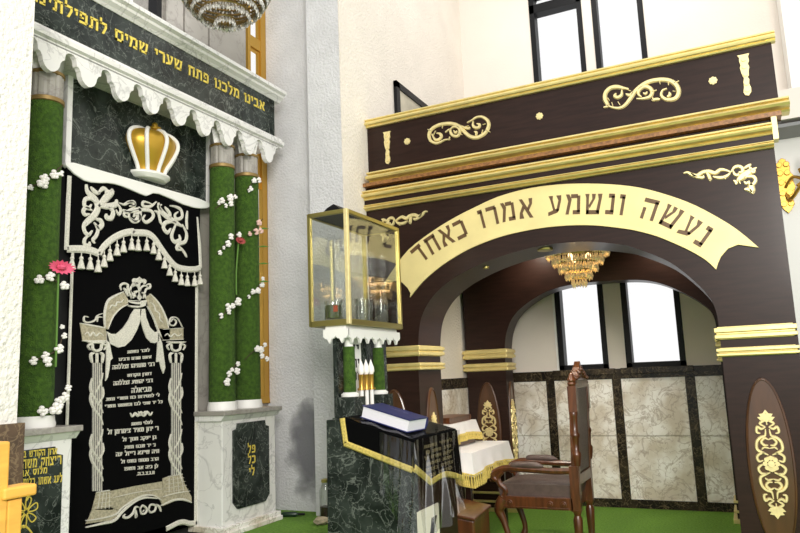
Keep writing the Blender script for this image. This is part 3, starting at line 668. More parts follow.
# ---- flower sprays on the columns
def on_col(px, py, yc):
    """point of the front of the column whose axis is at y = yc, in the line of sight of a photo point"""
    d = ray(px, py); r = .098; ox, oy = EYE.x + 3.235, EYE.y - yc
    A = d.x * d.x + d.y * d.y; B = 2 * (ox * d.x + oy * d.y); K = ox * ox + oy * oy - r * r
    D = B * B - 4 * A * K
    tt = (-B - math.sqrt(D)) / (2 * A) if D > 0 else -B / (2 * A)
    return EYE + d * tt
def blossom(bm, c, r):
    for k in range(5):
        a = k * 2 * PI / 5 + random.random()
        dirv = Vector((.35, math.cos(a), math.sin(a)))
        ball(bm, c + dirv * r * .62, r * .52, .8, 7, 4)
    ball(bm, c + Vector((r * .5, 0, 0)), r * .35, 1, 6, 4)
def spray(label, yc, stem, flowers, pink=None, pmat=M_pink, fmat=M_flower):
    P = [on_col(a, b, yc) for a, b in stem]
    t = thing('flower_spray', label, 'flowers', P[0], 'blossom twigs on the turf columns')
    P2 = cr([tuple(p + Vector((.006, 0, 0))) for p in P], 5)
    obj('twig', tube(N(), P2, .0035, 5), M_twig, t)
    for (a, b, s) in flowers:
        c = on_col(a, b, yc) + Vector((.014, 0, 0)); bm = N(); blossom(bm, c, s * .0084)
        obj('blossom', bm, fmat, t, smooth=True)
    return t
spray('white blossom twig highest on the left turf column', 2.413, [(26, 190), (40, 182), (52, 174), (62, 165)], [(28, 188, 2.0), (40, 184, 3.6), (42, 179, 3), (52, 175, 3), (59, 174, 2)])
spray('white blossom twig beside the pink flower on the left turf column', 2.413, [(36, 280), (48, 277), (62, 287)], [(36.5, 280, 3), (48, 277, 3), (62, 286, 3)])
spray('white blossom twig at mid height on the left turf column', 2.413, [(30, 361), (45, 356), (57, 349), (62, 335)], [(31, 361, 2.6), (43, 356, 2.6), (45.5, 362, 3), (56.5, 349, 3), (62, 336, 2), (60, 327, 1.6)])
spray('white blossom twig lowest on the left turf column', 2.413, [(38, 412), (50, 407), (60, 398), (67, 385)], [(40, 411, 3.2), (53, 409, 4), (57, 402, 3.4), (62, 397, 3), (66, 388, 2.2)])
spray('white blossom twig topmost on the nearer right turf column', 3.838, [(214, 209), (224, 202), (234, 194)], [(217, 203, 2), (220, 201, 2.8), (228, 198, 3.4), (229, 204, 2.6), (233.5, 197, 2), (224, 206, 2)])
spray('white blossom twig beside the dark red flower on the right columns', 3.838, [(216, 254), (226, 243), (237, 233)], [(218, 253, 2.2), (226, 244, 3), (229, 237, 2.8), (237, 235, 2.6), (222, 248, 1.6)])
spray('white blossom twig halfway down the nearer right turf column', 3.838, [(217, 322), (228, 308), (239, 298)], [(219, 316, 2.4), (226, 307, 3), (227, 312, 2.4), (236, 302, 3.6), (231, 306, 2.4)])
spray('white blossom twig lowest on the nearer right turf column', 3.838, [(222, 384), (229, 374), (236, 363)], [(225, 382, 3.4), (227, 374, 2.6), (235, 371, 3), (230, 370, 2), (236, 364, 2.2)])
spray('white blossom twig topmost on the farther right turf column', 4.117, [(246, 190), (252, 183), (260, 178)], [(249, 189, 2.4), (252, 181, 2.8), (257, 180.5, 2.6), (247, 191, 1.6)])
spray('blush pink blossom twig on the farther right turf column', 4.117, [(246, 236), (255, 228), (262, 219)], [(248, 234, 2.2), (254, 232, 3), (259, 231, 2.8), (257, 223, 3)], fmat=M_blush)
spray('white blossom twig halfway down the farther right turf column', 4.117, [(246, 298), (254, 291), (262, 281)], [(247, 297, 1.8), (251, 292, 2.6), (256, 291, 3), (260, 285, 2.8), (261, 279, 2)])
spray('white blossom twig lowest on the farther right turf column', 4.117, [(244, 360), (252, 352), (262, 346)], [(255, 349, 3), (259, 350, 3.2), (260, 356, 2.6), (265, 359, 2.4), (263, 345, 2.2)])
def daisy(label, yc, px, py, stem, m_, r):
    c = on_col(px, py, yc) + Vector((.02, 0, 0))
    t = thing('daisy_flower', label, 'flower', c, 'long stemmed flowers on the columns')
    bm = N()
    for k in range(16):
        a = 2 * PI * k / 16
        d = Vector((.25, math.cos(a), .45 * math.sin(a))); e = Vector((0, -math.sin(a), .45 * math.cos(a)))
        v = [bm.verts.new(c + x) for x in (d * r * .2, d * r * .7 + e * r * .16, d * r, d * r * .7 - e * r * .16)]
        f = bm.faces.new(v)
    bmesh.ops.solidify(bm, geom=bm.faces[:], thickness=.004)
    ball(bm, c + Vector((.012, 0, 0)), r * .3, .6, 8, 4)
    obj('flower_head', bm, m_, t)
    obj('stem', tube(N(), cr([tuple(on_col(a, b, yc) + Vector((.012, 0, 0))) for a, b in stem], 5), .0055, 6), M_stem, t)
daisy('bright pink daisy on a long stem on the left turf column', 2.413, 57, 268, [(57, 270), (56, 300), (55, 335), (54, 367)], M_pink, .085)
daisy('dusky red flower on a long stem on the right turf columns', 3.838, 237, 241, [(237, 244), (235, 270), (235, 295)], M_dkpink, .06)
# leaf slivers by the window frame
t = thing('leaf_sprig', 'dark leaf sprig beside the gold window frame', 'leaves', (-3.2, 4.28, 1.9))
for k, (a, b) in enumerate(((262, 229), (264, 247), (263, 264), (262, 282))):
    p = on_col(258, b, 4.117); bm = N()
    tube(bm, [p, p + Vector((.035, .02, .004)), p + Vector((.07, .04, 0))], [.003, .007, .001], 5)
    obj('leaf', bm, M_stem, t)
# ================================================================== WOODEN ARCH CANOPY
YF, YJ = 4.82, 5.25
XL, XRR = -2.598, .30
OL, OR_ = -2.20, -.125
t = thing('wooden_canopy', 'dark lacquered wooden canopy with gold arched Hebrew banner and gold carvings', 'canopy', (-1.15, 5.0, 0))
canopy = t
al = [onY(*p, YF) for p in [(417, 345), (419.7, 325), (426, 306.7), (436.8, 292), (452.5, 279), (471, 268.6), (492, 259.4), (515, 252), (546.5, 244.8)]]
ar = [onY(*p, YF) for p in [(585, 241.6), (620, 244.5), (636, 248.5), (660, 257.5), (678.5, 268), (704, 290.6), (715.6, 310), (718, 326)]]
arch = cr([(OL, 1.50)] + al[1:] + ar[:-1] + [(OR_, 1.50)], 5)
poly = [(XL, 0), (XL, 2.84), (XRR, 2.84), (XRR, 0), (OR_, 0)] + arch[::-1] + [(OL, 0)]
obj('arch_panel', prism(N(), poly, 'Y', YF, YJ), M_wood, t, smooth=True)
def xmould(bm, prof, x0, x1): return prism(bm, prof, 'X', x0, x1)       # profile in (y, z)
def mprof(y, z0, z1, d):                                               # a stepped moulding standing d off the face y
    h = z1 - z0
    return [(y + .02, z0), (y - d * .45, z0), (y - d * .55, z0 + h * .12), (y - d * .45, z0 + h * .2), (y - d * .9, z0 + h * .3), (y - d, z0 + h * .45), (y - d * .9, z0 + h * .62),
            (y - d * .6, z0 + h * .68), (y - d * .6, z0 + h * .76), (y - d * .85, z0 + h * .84), (y - d * .8, z1), (y + .02, z1)]
# parapet
YPp = 4.88
obj('parapet_panel', box(N(), XL, .362, YPp, YPp + .06, 2.84, 3.40), M_wood, t)
obj('roof_panel', box(N(), XL, XRR, YPp, 7.28, 2.84, 2.88), M_wood, t)
obj('ceiling_panel', box(N(), XL, XRR, YJ, 7.28, 2.60, 2.64), M_wood, t)
obj('side_panel', box(N(), .26, XRR, YJ, 7.28, 0, 2.84), M_wood, t)
def mould(z0, z1, x0, x1, y, d, lab):
    obj('moulding', xmould(N(), mprof(y, z0, z1, d), x0, x1), M_gold, t, label=lab)
zz = lambda a, b, Y: onY(a, b, Y)[1]
mould(3.365, 3.43, XL, .385, YPp, .05, 'gold moulding along the parapet top')
mould(2.872, 2.955, XL + .045, .41, YPp - .01, .14, 'broad gold cornice under the parapet')
obj('cornice_soffit', box(N(), XL, .36, 4.765, YPp + .03, 2.845, 2.873), M_orangelit, t, label='carved underside of the cornice, coloured as if lit orange')
obj('moulding', xmould(N(), mprof(YF, 2.735, 2.805, .09), XL, .30), M_gold, t, label='second gold moulding')
obj('frieze_board', box(N(), XL, .30, YF - .035, YF + .01, 2.69, 2.735), M_wood, t)
obj('moulding', xmould(N(), mprof(YF, 2.655, 2.695, .06), XL, .30), M_gold, t, label='third and thinnest gold moulding')
obj('cornice_end', box(N(), .30, .33, 4.77, 4.86, 2.70, 2.872), M_goldorn, t, label='pale gold end block of the cornice')
# gold bands around the pillars
def bands(parent, x0, x1, y0, y1, zs):
    for z0, z1 in zs:
        bm = N(); h = z1 - z0
        for k, (o, a, b) in enumerate(((.012, 0, 1), (.03, .08, .38), (.03, .55, .92), (.02, .38, .55))):
            box(bm, x0 - o, x1 + o, y0 - o, y1 + o, z0 + h * a, z0 + h * b)
        obj('band', bm, M_gold, parent, label='gold band around a pillar', bevel=.004)
zb = [(zz(720, 340, YF), zz(720, 327, YF)), (zz(720, 357, YF), zz(720, 348, YF))]
bands(t, XL + .035, OL, YF, YJ, zb); bands(t, OR_, XRR - .03, YF, YJ, zb)
# carved ornaments, laid on a face: strokes in photo coordinates on plane y = Y
def orn(name, fnpts, Y, parent, d=.012, m_=M_goldorn, dots=()):
    bm = N()
    for s in fnpts:
        stroke(bm, cr(PY(s[0], Y), 4), s[1], 'Y', Y + .001, Y - d)
    for px, py, r in dots:
        c = onY(px, py, Y); disc(bm, c, r, 'Y', Y + .001, Y - d, 10)
    return obj(name, bm, m_, parent)
o1 = lambda *p: crop(420, 100, 10, p); o2 = lambda *p: crop(595, 70, 8.889, p)
orn('scroll_ornament', [(o1((305, 395), (250, 400), (200, 425), (155, 432), (105, 405), (90, 345), (120, 290), (190, 250), (280, 236), (350, 245), (410, 280), (450, 325), (500, 365), (560, 377), (620, 355), (665, 315), (688, 250), (670, 200), (620, 170), (565, 175), (520, 205), (475, 228)), .032),
    (o1((255, 325), (300, 295), (310, 335), (345, 362), (385, 355), (400, 310), (380, 275), (335, 270), (300, 300)), .026), (o1((380, 340), (425, 348)), .022), (o1((340, 305), (355, 330), (375, 310)), .018),
    (o1((535, 215), (530, 255), (555, 278), (590, 272), (595, 245), (570, 240)), .026), (o1((120, 340), (150, 395), (190, 395), (215, 365), (200, 338), (170, 335)), .026), (o1((420, 260), (455, 280), (490, 285), (500, 270)), .022), (o1((440, 275), (490, 260)), .018),
    (o1((160, 310), (135, 355)), .016), (o1((290, 405), (300, 370)), .024), (o1((80, 295), (110, 315)), .018), (o1((660, 305), (705, 322)), .02), (o1((560, 360), (565, 325), (545, 320)), .022), (o1((620, 340), (630, 300)), .014), (o1((660, 240), (630, 250)), .014), (o1((230, 250), (225, 285)), .014)], YPp, t)
orn('scroll_ornament', [(o2((78, 335), (115, 318), (90, 265), (92, 210), (130, 165), (190, 150), (250, 162), (300, 170)), .034), (o2((110, 315), (150, 332), (210, 340), (260, 320), (310, 262), (350, 200), (400, 150), (470, 108), (560, 88), (650, 92), (712, 125), (742, 180), (732, 235), (690, 262), (630, 262), (590, 228), (600, 185), (640, 168)), .034),
    (o2((370, 258), (430, 255), (485, 240), (508, 200), (485, 160), (435, 150), (392, 180), (388, 220), (415, 240)), .03), (o2((505, 195), (550, 182)), .022), (o2((430, 205), (450, 215), (465, 195)), .018), (o2((700, 120), (748, 100)), .022),
    (o2((505, 272), (540, 262), (580, 262)), .026), (o2((510, 280), (515, 245)), .024), (o2((240, 180), (235, 225), (200, 245), (175, 230), (190, 210)), .028), (o2((275, 215), (310, 225), (340, 195)), .026), (o2((280, 175), (320, 190)), .016), (o2((115, 250), (130, 275)), .016), (o2((150, 290), (160, 320)), .018), (o2((205, 285), (225, 315)), .018),
    (o2((640, 240), (665, 225), (660, 200)), .024), (o2((575, 100), (580, 130)), .016), (o2((650, 110), (655, 140)), .018), (o2((690, 190), (715, 195)), .014)], YPp, t)
for px, py in ((407.5, 141.6), (539.7, 116.3), (713, 81)):
    bm = N(); c = onY(px, py, YPp)
    disc(bm, c, .019, 'Y', YPp + .001, YPp - .012, 12)
    for k in range(8): disc(bm, (c[0] + .019 * math.cos(k * PI / 4), c[1] + .019 * math.sin(k * PI / 4)), .0085, 'Y', YPp + .001, YPp - .009, 8)
    obj('rosette', bm, M_goldorn, t)
def drop(px, py, h, s):
    x, z = onY(px, py, YPp); bm = N()
    P = [(-.17, 0), (.17, 0), (.13, .06), (.14, .18), (.10, .24), (.13, .33), (.10, .40), (.09, .52), (.05, .55), (.09, .62), (.07, .72), (.11, .82), (.10, .92), (.02, 1.0), (-.07, .97), (-.11, .9), (-.08, .78), (-.08, .66), (-.05, .56), (-.08, .52), (-.11, .42), (-.13, .30), (-.10, .25), (-.13, .15), (-.12, .06)]
    prism(bm, [(x + a * h * .75, z - b * h) for a, b in P], 'Y', YPp + .001, YPp - .010)
    for b in (.12, .3, .48, .7, .86): disc(bm, (x, z - b * h), .055 * h, 'Y', YPp, YPp - .017, 8)
    obj('drop_ornament', bm, M_goldorn, t)
drop(387, 132, onY(387, 132, YPp)[1] - onY(388, 164.5, YPp)[1], 1)
drop(743, 55, onY(743, 55, YPp)[1] - onY(749, 96, YPp)[1], 1)
# corner carvings: traced once on the right, mirrored to the left
o3 = lambda *p: crop(680, 155, 9.412, p)
CS = [(o3((35, 175), (70, 165), (110, 185), (160, 195), (210, 165), (270, 155), (330, 170), (380, 140), (430, 145), (480, 165)), .03), (o3((100, 170), (150, 205), (215, 215), (220, 195)), .022), (o3((250, 165), (270, 195), (285, 235), (275, 230)), .026), (o3((310, 205), (370, 215), (430, 205), (475, 170)), .026), (o3((420, 205), (428, 230)), .02),
      (o3((480, 165), (510, 120), (550, 108), (585, 125), (585, 160), (550, 165)), .026), (o3((500, 150), (515, 185), (545, 190), (550, 175)), .022), (o3((540, 245), (590, 200), (640, 165), (650, 140)), .055), (o3((505, 240), (530, 260), (525, 280)), .024), (o3((550, 235), (570, 275)), .024), (o3((600, 130), (640, 105), (670, 90)), .024),
      (o3((650, 110), (680, 140), (720, 120)), .022), (o3((650, 130), (690, 165), (705, 140)), .022), (o3((600, 215), (640, 205), (690, 205), (710, 240), (690, 275), (655, 275), (650, 245)), .026), (o3((600, 250), (625, 270), (640, 250)), .02), (o3((670, 270), (670, 310), (690, 365)), .045), (o3((605, 325), (640, 325), (680, 350)), .026), (o3((700, 330), (685, 370)), .024)]
for mir in (0, 1):
    bm = N()
    for s, w in CS:
        pts = PY(s, YF)
        if mir: pts = [((XL + XRR) - a, b) for a, b in pts]
        stroke(bm, cr(pts, 4), w, 'Y', YF + .001, YF - .012)
    obj('corner_ornament', bm, M_goldorn, t)
# arched banner
up = [onY(*p, YF) for p in [(433.4, 231.2), (455.7, 217.5), (475.4, 207.5), (497.5, 197.4), (523.8, 189.8), (550, 185.6), (578, 183.9), (610, 184.6), (640, 188), (670, 196), (696, 206), (722, 220), (740, 232), (759, 248)]]
lo = [onY(*p, YF) for p in [(716.2, 270), (706, 260.5), (690, 251), (674, 243.5), (656, 236.3), (636, 231), (620, 228.4), (593.7, 225.7), (567.5, 225.9), (541, 228.5), (515, 233.4), (497.5, 238.2), (480, 244.7), (463, 252.8), (442, 266), (423.6, 281.7), (410.5, 297.5)]]
nr = [onY(*p, YF) for p in [(738, 245), (728, 249), (721, 257), (718, 264)]]
nl = [onY(*p, YF) for p in [(407, 287.5), (401.5, 283)]]
cxm = (OL + OR_) / 2
tipL = (2 * cxm - up[-1][0], up[-1][1])
nlm = [(2 * cxm - a, b) for a, b in nr]
upL = [tipL, (2 * cxm - up[-2][0], up[-2][1]), onY(409, 250, YF)]
outline = cr(upL + up, 3) + [nr[0], nr[1], nr[2], nr[3]] + cr(lo, 3) + nlm[::-1]
ban = obj('banner', prism(N(), outline, 'Y', YF, YF - .014), M_goldflat, t, label='pale gold arched banner', bevel=.002)
# lettering that follows the arch, placed on the measured midline
base = cr([onY(*p, YF) for p in [(421, 266), (429.5, 258), (447, 246.5), (459, 241), (477, 231.5), (488, 227.5), (505, 222.5), (523, 219), (545, 217), (570, 214.8), (593, 214.6), (613, 214.8), (634, 217.5), (655, 222.5), (674, 231.5), (689, 241), (701, 248)]], 8)
cum = [0]
for a, b in zip(base, base[1:]): cum.append(cum[-1] + math.hypot(b[0] - a[0], b[1] - a[1]))
def along(u):
    u = max(0, min(cum[-1] - 1e-6, u))
    i = max(k for k in range(len(cum)) if cum[k] <= u); i = min(i, len(base) - 2)
    f = (u - cum[i]) / (cum[i + 1] - cum[i]); a, b = base[i], base[i + 1]
    p = (a[0] + (b[0] - a[0]) * f, a[1] + (b[1] - a[1]) * f)
    j0, j1 = max(0, i - 5), min(len(base) - 1, i + 6)
    tx, ty = base[j1][0] - base[j0][0], base[j1][1] - base[j0][1]; L = math.hypot(tx, ty)
    return p, (tx / L, ty / L)
S_ = 'נעשה ונשמע אמרו כאחד'; hB = .142
sx = cum[-1] / text_width(S_, hB, .2)
bm = N(); u = 0
for c in reversed(S_):
    w, polys = G[c]; adv = (w + .2) * hB * sx
    p, tg = along(u + w * hB * sx / 2); nm = (-tg[1], tg[0])
    for pl in polys:
        A = [(p[0] + tg[0] * (a - w / 2) * hB * sx + nm[0] * b * hB, p[1] + tg[1] * (a - w / 2) * hB * sx + nm[1] * b * hB) for a, b in pl]
        prism(bm, A, 'Y', YF - .012, YF - .0165)
    u += adv
obj('lettering', bm, M_letter, ban, label='dark brown Hebrew lettering')
# oval plaques with a pierced gold carving
HALF = [([(0, .47), (.10, .42), (.05, .40), (.14, .37), (.04, .34)], .05), ([(.03, .34), (.12, .32), (.20, .34), (.22, .29), (.15, .28)], .05), ([(.04, .32), (.06, .26), (.16, .24), (.24, .20), (.25, .13), (.14, .10), (.04, .08)], .055), ([(.0, .22), (.08, .235), (.15, .20), (.10, .17), (.02, .17)], .05), ([(.0, .14), (.10, .15), (.16, .13)], .035),
        ([(.10, .10), (.20, .09), (.27, .06), (.24, .02), (.15, .03)], .05), ([(.0, .06), (.08, .045), (.12, 0)], .05), ([(.14, .0), (.22, -.02), (.27, -.05), (.22, -.09), (.10, -.09)], .05), ([(.0, -.02), (.06, -.05), (.0, -.07)], .05),
        ([(.04, -.08), (.14, -.10), (.25, -.13), (.24, -.20), (.16, -.24), (.06, -.26), (.04, -.32)], .055), ([(.0, -.22), (.08, -.235), (.15, -.20), (.10, -.17), (.02, -.17)], .05), ([(.0, -.14), (.10, -.15), (.16, -.13)], .035), ([(.15, -.28), (.22, -.29), (.20, -.34), (.12, -.32), (.03, -.34)], .05), ([(.04, -.34), (.14, -.37), (.05, -.40), (.10, -.43), (0, -.48)], .05), ([(0, .47), (0, .36)], .07), ([(0, -.47), (0, -.36)], .07)]
def oval(parent, axis, d, sgn, ca, cz, ra, rz, oh, lab=None):
    """raised oval board on a face; oh = height of its carving"""
    bm = N(); n = 40; rows = []
    for f, o in ((1, 0), (.97, .012), (.9, .016), (.87, .010)):
        rows.append([bm.verts.new(P3(axis, ca + ra * f * math.cos(2 * PI * i / n), cz + rz * (1 - (1 - f) * ra / rz) * math.sin(2 * PI * i / n), d + sgn * o)) for i in range(n)])
    for a, b in zip(rows, rows[1:]):
        for i in range(n): bm.faces.new((a[i], a[(i + 1) % n], b[(i + 1) % n], b[i]))
    bm.faces.new(rows[-1]); bm.faces.new(rows[0])
    ov = obj('oval_panel', bm, M_oval, parent, label=lab or 'oval reddish wooden panel')
    bm = N(); f = d + sgn * .0095
    ow = oh * .92
    for pts, w in HALF:
        for s in (1, -1):
            stroke(bm, cr([(ca + s * a * ow * .46, cz + b * oh) for a, b in pts], 4), w * oh * .56, axis, f, f + sgn * .012)
    disc(bm, (ca, cz), .03 * oh, axis, f, f + sgn * .02, 10)
    for k in range(8): disc(bm, (ca + .052 * oh * math.cos(k * PI / 4), cz + .052 * oh * math.sin(k * PI / 4)), .022 * oh, axis, f, f + sgn * .014, 8)
    for s in (1, -1):
        prism(bm, [(ca + a * oh, cz + s * b * oh) for a, b in ((-.05, .40), (-.075, .43), (-.045, .435), (-.06, .46), (-.025, .465), (0, .50), (.025, .465), (.06, .46), (.045, .435), (.075, .43), (.05, .40), (0, .385))], axis, f, f + sgn * .010)
    obj('pierced_carving', bm, M_goldorn, ov, label='pierced gold carving')
oval(t, 'Y', YF, -1, .078, .745, .128, .505, .63)
oval(t, 'Y', YF, -1, -2.41, .745, .128, .505, .63)
oval(t, 'X', OL, 1, (YF + YJ) / 2, .745, .128, .505, .63)
# spotlights in the soffit
SPOTS = []
for px, py, r in ((548, 249, .055), (485, 267, .022)):
    y = 4.97
    d = ray(px, py)
    # height of the arch at that x
    k = min(range(len(arch)), key=lambda i: abs((arch[i][0]) - (d.x / d.y * y)) if arch[i][1] > 1.6 else 9)
    a = arch[k]; bm = N()
    lathe(bm, [(r, -.012), (r * 1.05, -.008), (r * 1.05, .012), (r * .9, .015)], (a[0], y, a[1]), 16)
    SPOTS.append((a[0], y, a[1] - .03, r))
    sp = obj('spotlight', bm, M_brass, t, smooth=True, label='small round spotlight in the arch soffit')

# ---- rear arch
YA = 6.80
t = canopy
RL, RR = -2.15, -.19
ra_ = [onY(*p, YA) for p in [(506.4, 333), (513, 317), (526, 304), (547, 291.5), (572, 284.5), (600, 281.5), (633, 279.8), (655, 282), (677, 289.7), (699.6, 302), (713, 315)]]
arch2 = cr([(RL, 1.55)] + ra_ + [(RR, 1.55)], 5)
obj('inner_arch_panel', prism(N(), [(-2.56, 0), (-2.56, 2.60), (.26, 2.60), (.26, 0), (RR, 0)] + arch2[::-1] + [(RL, 0)], 'Y', YA, 7.04), M_wood, t, smooth=True)
zr = [(zz(505, 358, YA), zz(505, 348.5, YA)), (zz(505, 370.5, YA), zz(505, 362.5, YA))]
bands(t, -2.56, RL, YA, 7.04, zr); bands(t, RR, .23, YA, 7.04, zr)
for x0, x1 in ((-2.56, RL), (RR, .23)):
    for z0, z1, o in ((.0, .035, .035), (.085, .105, .025), (.165, .185, .02)):
        obj('base_strip', box(N(), x0 - o, x1 + o, YA - o, 7.04 + o, z0, z1), M_gold, t, label='gold strip at the foot of a pillar', bevel=.003)
oval(t, 'Y', YA, -1, -2.355, .76, .125, .49, .62)
oval(t, 'X', RL, 1, 6.92, .76, .105, .49, .62)

for x_ in (-1.75, -.55):
    obj('spotlight', lathe(N(), [(.035, 2.575), (.045, 2.58), (.045, 2.6), (.03, 2.602)], (x_, 6.55, 0), 16), M_brass, canopy, smooth=True, label='small round spotlight under the canopy ceiling')
# ---- framed picture on the side wall
t = thing('framed_picture', 'framed picture with a black frame on the white side wall above the canopy', 'picture', (-2.595, 5.8, 3.6))
ya, yb, z0, z1 = 5.41, 6.35, 3.33, 3.985
bm = N()
for a, b, c, d in ((ya, ya + .07, z0, z1), (yb - .07, yb, z0, z1), (ya, yb, z0, z0 + .07), (ya, yb, z1 - .06, z1)): box(bm, -2.596, -2.565, a, b, c, d)
obj('frame', bm, M_black, t); obj('print', box(N(), -2.596, -2.58, ya + .04, yb - .04, z0 + .04, z1 - .04), mat('faded_print', (.60, .55, .42), .6, var=.25, vs=6), t, label='pale cream print')

# ---- chandeliers
def tier(bm, c, r, z0, L, n, w):
    for k in range(n):
        a = 2 * PI * k / n + random.uniform(-.03, .03); x, y = c[0] + r * math.cos(a), c[1] + r * math.sin(a)
        z1, l = z0, L * random.uniform(.85, 1.1)
        top = bm.verts.new((x, y, z1)); bot = bm.verts.new((x, y, z1 - l))
        ring = [bm.verts.new((x + w * math.cos(b + a), y + w * math.sin(b + a), z1 - l * .62)) for b in (0, PI / 2, PI, 3 * PI / 2)]
        for i in range(4):
            bm.faces.new((top, ring[i], ring[(i + 1) % 4])); bm.faces.new((bot, ring[(i + 1) % 4], ring[i]))
def chandelier(name, label, c, R, H, tiers, mcr, per, w, prof):
    t = thing(name, label, 'chandelier', (c[0], c[1], c[2]))
    bm = N()
    for k in range(tiers):
        f = k / (tiers - 1); r = R * prof(f); z = c[2] - H * f
        ring = [(c[0] + r * math.cos(a), c[1] + r * math.sin(a), z) for a in [2 * PI * i / 32 for i in range(33)]]
        tube(bm, ring, .006, 5)
    obj('ring_frame', bm, M_dullgold if mcr is M_chrystal else M_brass, t)
    for k in range(tiers):
        f = k / (tiers - 1); bm = N()
        tier(bm, c, R * prof(f), c[2] - H * f, H / (tiers - 1) * 1.35, max(6, int(per * prof(f))), w)
        obj('crystal_tier', bm, mcr, t, kind='stuff')
    for k in range(3):
        a = k * 2.1; bm = N(); ball(bm, (c[0] + .35 * R * math.cos(a), c[1] + .35 * R * math.sin(a), c[2] - H * .3), .022, 1.4)
        obj('bulb', bm, M_bulb, t, smooth=True)
    return t
cz0 = 3.8
ch = (-2.17, 2.72, 3.55)
hx = onY(225, 30, 2.75)
t = chandelier('crystal_chandelier', 'large clear crystal chandelier hanging at the top left', (hx[0], 2.75, hx[1] + .46), .275, .40, 12, M_chrystal, 100, .011, lambda f: math.sqrt(max(.02, 1 - (f * .985) ** 2.2)))
obj('chain', tube(N(), [(hx[0], 2.75, hx[1] + .30), (hx[0], 2.75, 6.4)], .012, 6), M_brass, t)
obj('canopy_plate', lathe(N(), [(.0, .56), (.05, .55), (.13, .49), (.265, .462), (.27, .45)], (hx[0], 2.75, hx[1]), 24), M_brass, t, smooth=True)
nx = onY(579.5, 284, 5.85)
nch = (nx[0], 5.85, nx[1] + .30)
t = chandelier('amber_chandelier', 'small tiered amber crystal chandelier inside the arched niche', (nch[0], nch[1], nch[2]), .255, .25, 5, M_amber, 72, .012, lambda f: 1 - .78 * f)
obj('ceiling_rod', tube(N(), [(nch[0], nch[1], nch[2]), (nch[0], nch[1], 2.60)], .012, 8), M_brass, t)
obj('ceiling_rose', lathe(N(), [(.02, 2.53), (.07, 2.57), (.09, 2.598)], (nch[0], nch[1], 0), 16), M_brass, t, smooth=True)

# ---- wall sconce on the right
sx_, sz_ = onY(785, 186, 6.95)
t = thing('wall_sconce', 'ornate gold wall sconce right of the canopy', 'lamp', (sx_, 6.94, sz_))
bm = N()
P = [(0, .36), (.05, .33), (.04, .28), (.09, .24), (.08, .17), (.12, .12), (.11, .04), (.13, -.03), (.10, -.12), (.08, -.18), (.09, -.25), (.05, -.31), (0, -.36)]
prism(bm, [(sx_ + a * .62, sz_ + b * .7) for a, b in P] + [(sx_ - a * .62, sz_ + b * .7) for a, b in P[-2:0:-1]], 'Y', 6.952, 6.925)
for b in (-.24, -.1, .04, .16, .27):
    for s in (-1, 1): disc(bm, (sx_ + s * .028, sz_ + b * .7), .026, 'Y', 6.93, 6.91, 10)
obj('backplate', bm, M_goldframe, t, bevel=.004)
obj('arm', tube(N(), cr([(sx_, 6.93, sz_ - .08), (sx_ + .03, 6.84, sz_ - .14), (sx_ + .10, 6.76, sz_ - .06), (sx_ + .15, 6.72, sz_ + .02)], 6), .016, 8), M_goldframe, t, smooth=True)
obj('arm', tube(N(), cr([(sx_, 6.93, sz_ - .02), (sx_ + .06, 6.86, sz_ + .05), (sx_ + .13, 6.80, sz_ + .0), (sx_ + .08, 6.78, sz_ - .05)], 6), .014, 8), M_goldframe, t, smooth=True)
obj('candle_cup', lathe(N(), [(.01, .0), (.05, .03), (.055, .06), (.02, .06)], (sx_ + .15, 6.72, sz_ + .02), 14), M_goldframe, t, smooth=True)
obj('candle_tube', lathe(N(), [(.02, .06), (.02, .16), (.005, .22)], (sx_ + .15, 6.72, sz_ + .02), 10), M_flame, t, smooth=True)

# ================================================================== MEMORIAL STAND AND GLASS CASE
BX0, BX1, BY0, BY1, BZ0, BZ1 = -2.365, -2.10, 3.63, 4.335, 1.665, 2.372
t = thing('memorial_stand', 'small marble memorial shrine with two turf columns carrying the glass case', 'shrine', (-2.18, 3.98, PLAT))
obj('body', box(N(), -2.225, -2.125, 3.66, 4.33, PLAT, 1.10), M_gmarble, t, bevel=.005, label='dark green marble body')
obj('ledge', box(N(), -2.24, -2.08, 3.64, 4.34, 1.10, 1.115), M_gmarble, t, bevel=.004)
for a_, b_ in ((3.65, 3.79), (4.02, 4.16)): obj('column_plinth', box(N(), -2.215, -2.09, a_, b_, 1.115, 1.235), M_gmarble, t, bevel=.004)
obj('back_panel', box(N(), -2.235, -2.215, 3.66, 4.33, 1.115, 1.62), M_gmarble, t)
obj('top_slab', box(N(), -2.275, -2.13, 3.64, 4.335, 1.62, 1.663), M_white, t, bevel=.004)
bm = N()
def zig(a0, a1, n):
    p = (a1 - a0) / n; pts = [(a0, 1.64)]
    for k in range(n):
        u = a0 + k * p
        pts += [(u, 1.60), (u + .15 * p, 1.585), (u + .3 * p, 1.585), (u + .5 * p, 1.555), (u + .7 * p, 1.585), (u + .85 * p, 1.585), (u + p, 1.60)]
    return pts + [(a1, 1.64)]
prism(bm, zig(3.635, 4.335, 7), 'X', -2.125, -2.108); prism(bm, zig(-2.28, -2.108, 2), 'Y', 3.625, 3.642)
obj('scalloped_trim', bm, M_white, t, label='white scalloped marble trim')
pl = obj('memorial_plaque', box(N(), -2.215, -2.208, 3.76, 3.96, 1.24, 1.60), M_white, t, label='white plaque with black Hebrew letters')
bm = N()
for s, z in (('יש', 1.50), ('יתר', 1.41), ('זכר', 1.33)): text_line(bm, s, (3.79, z), (3.93, z), .055, 'X', -2.209, -2.205, .2)
obj('lettering', bm, M_black, pl)
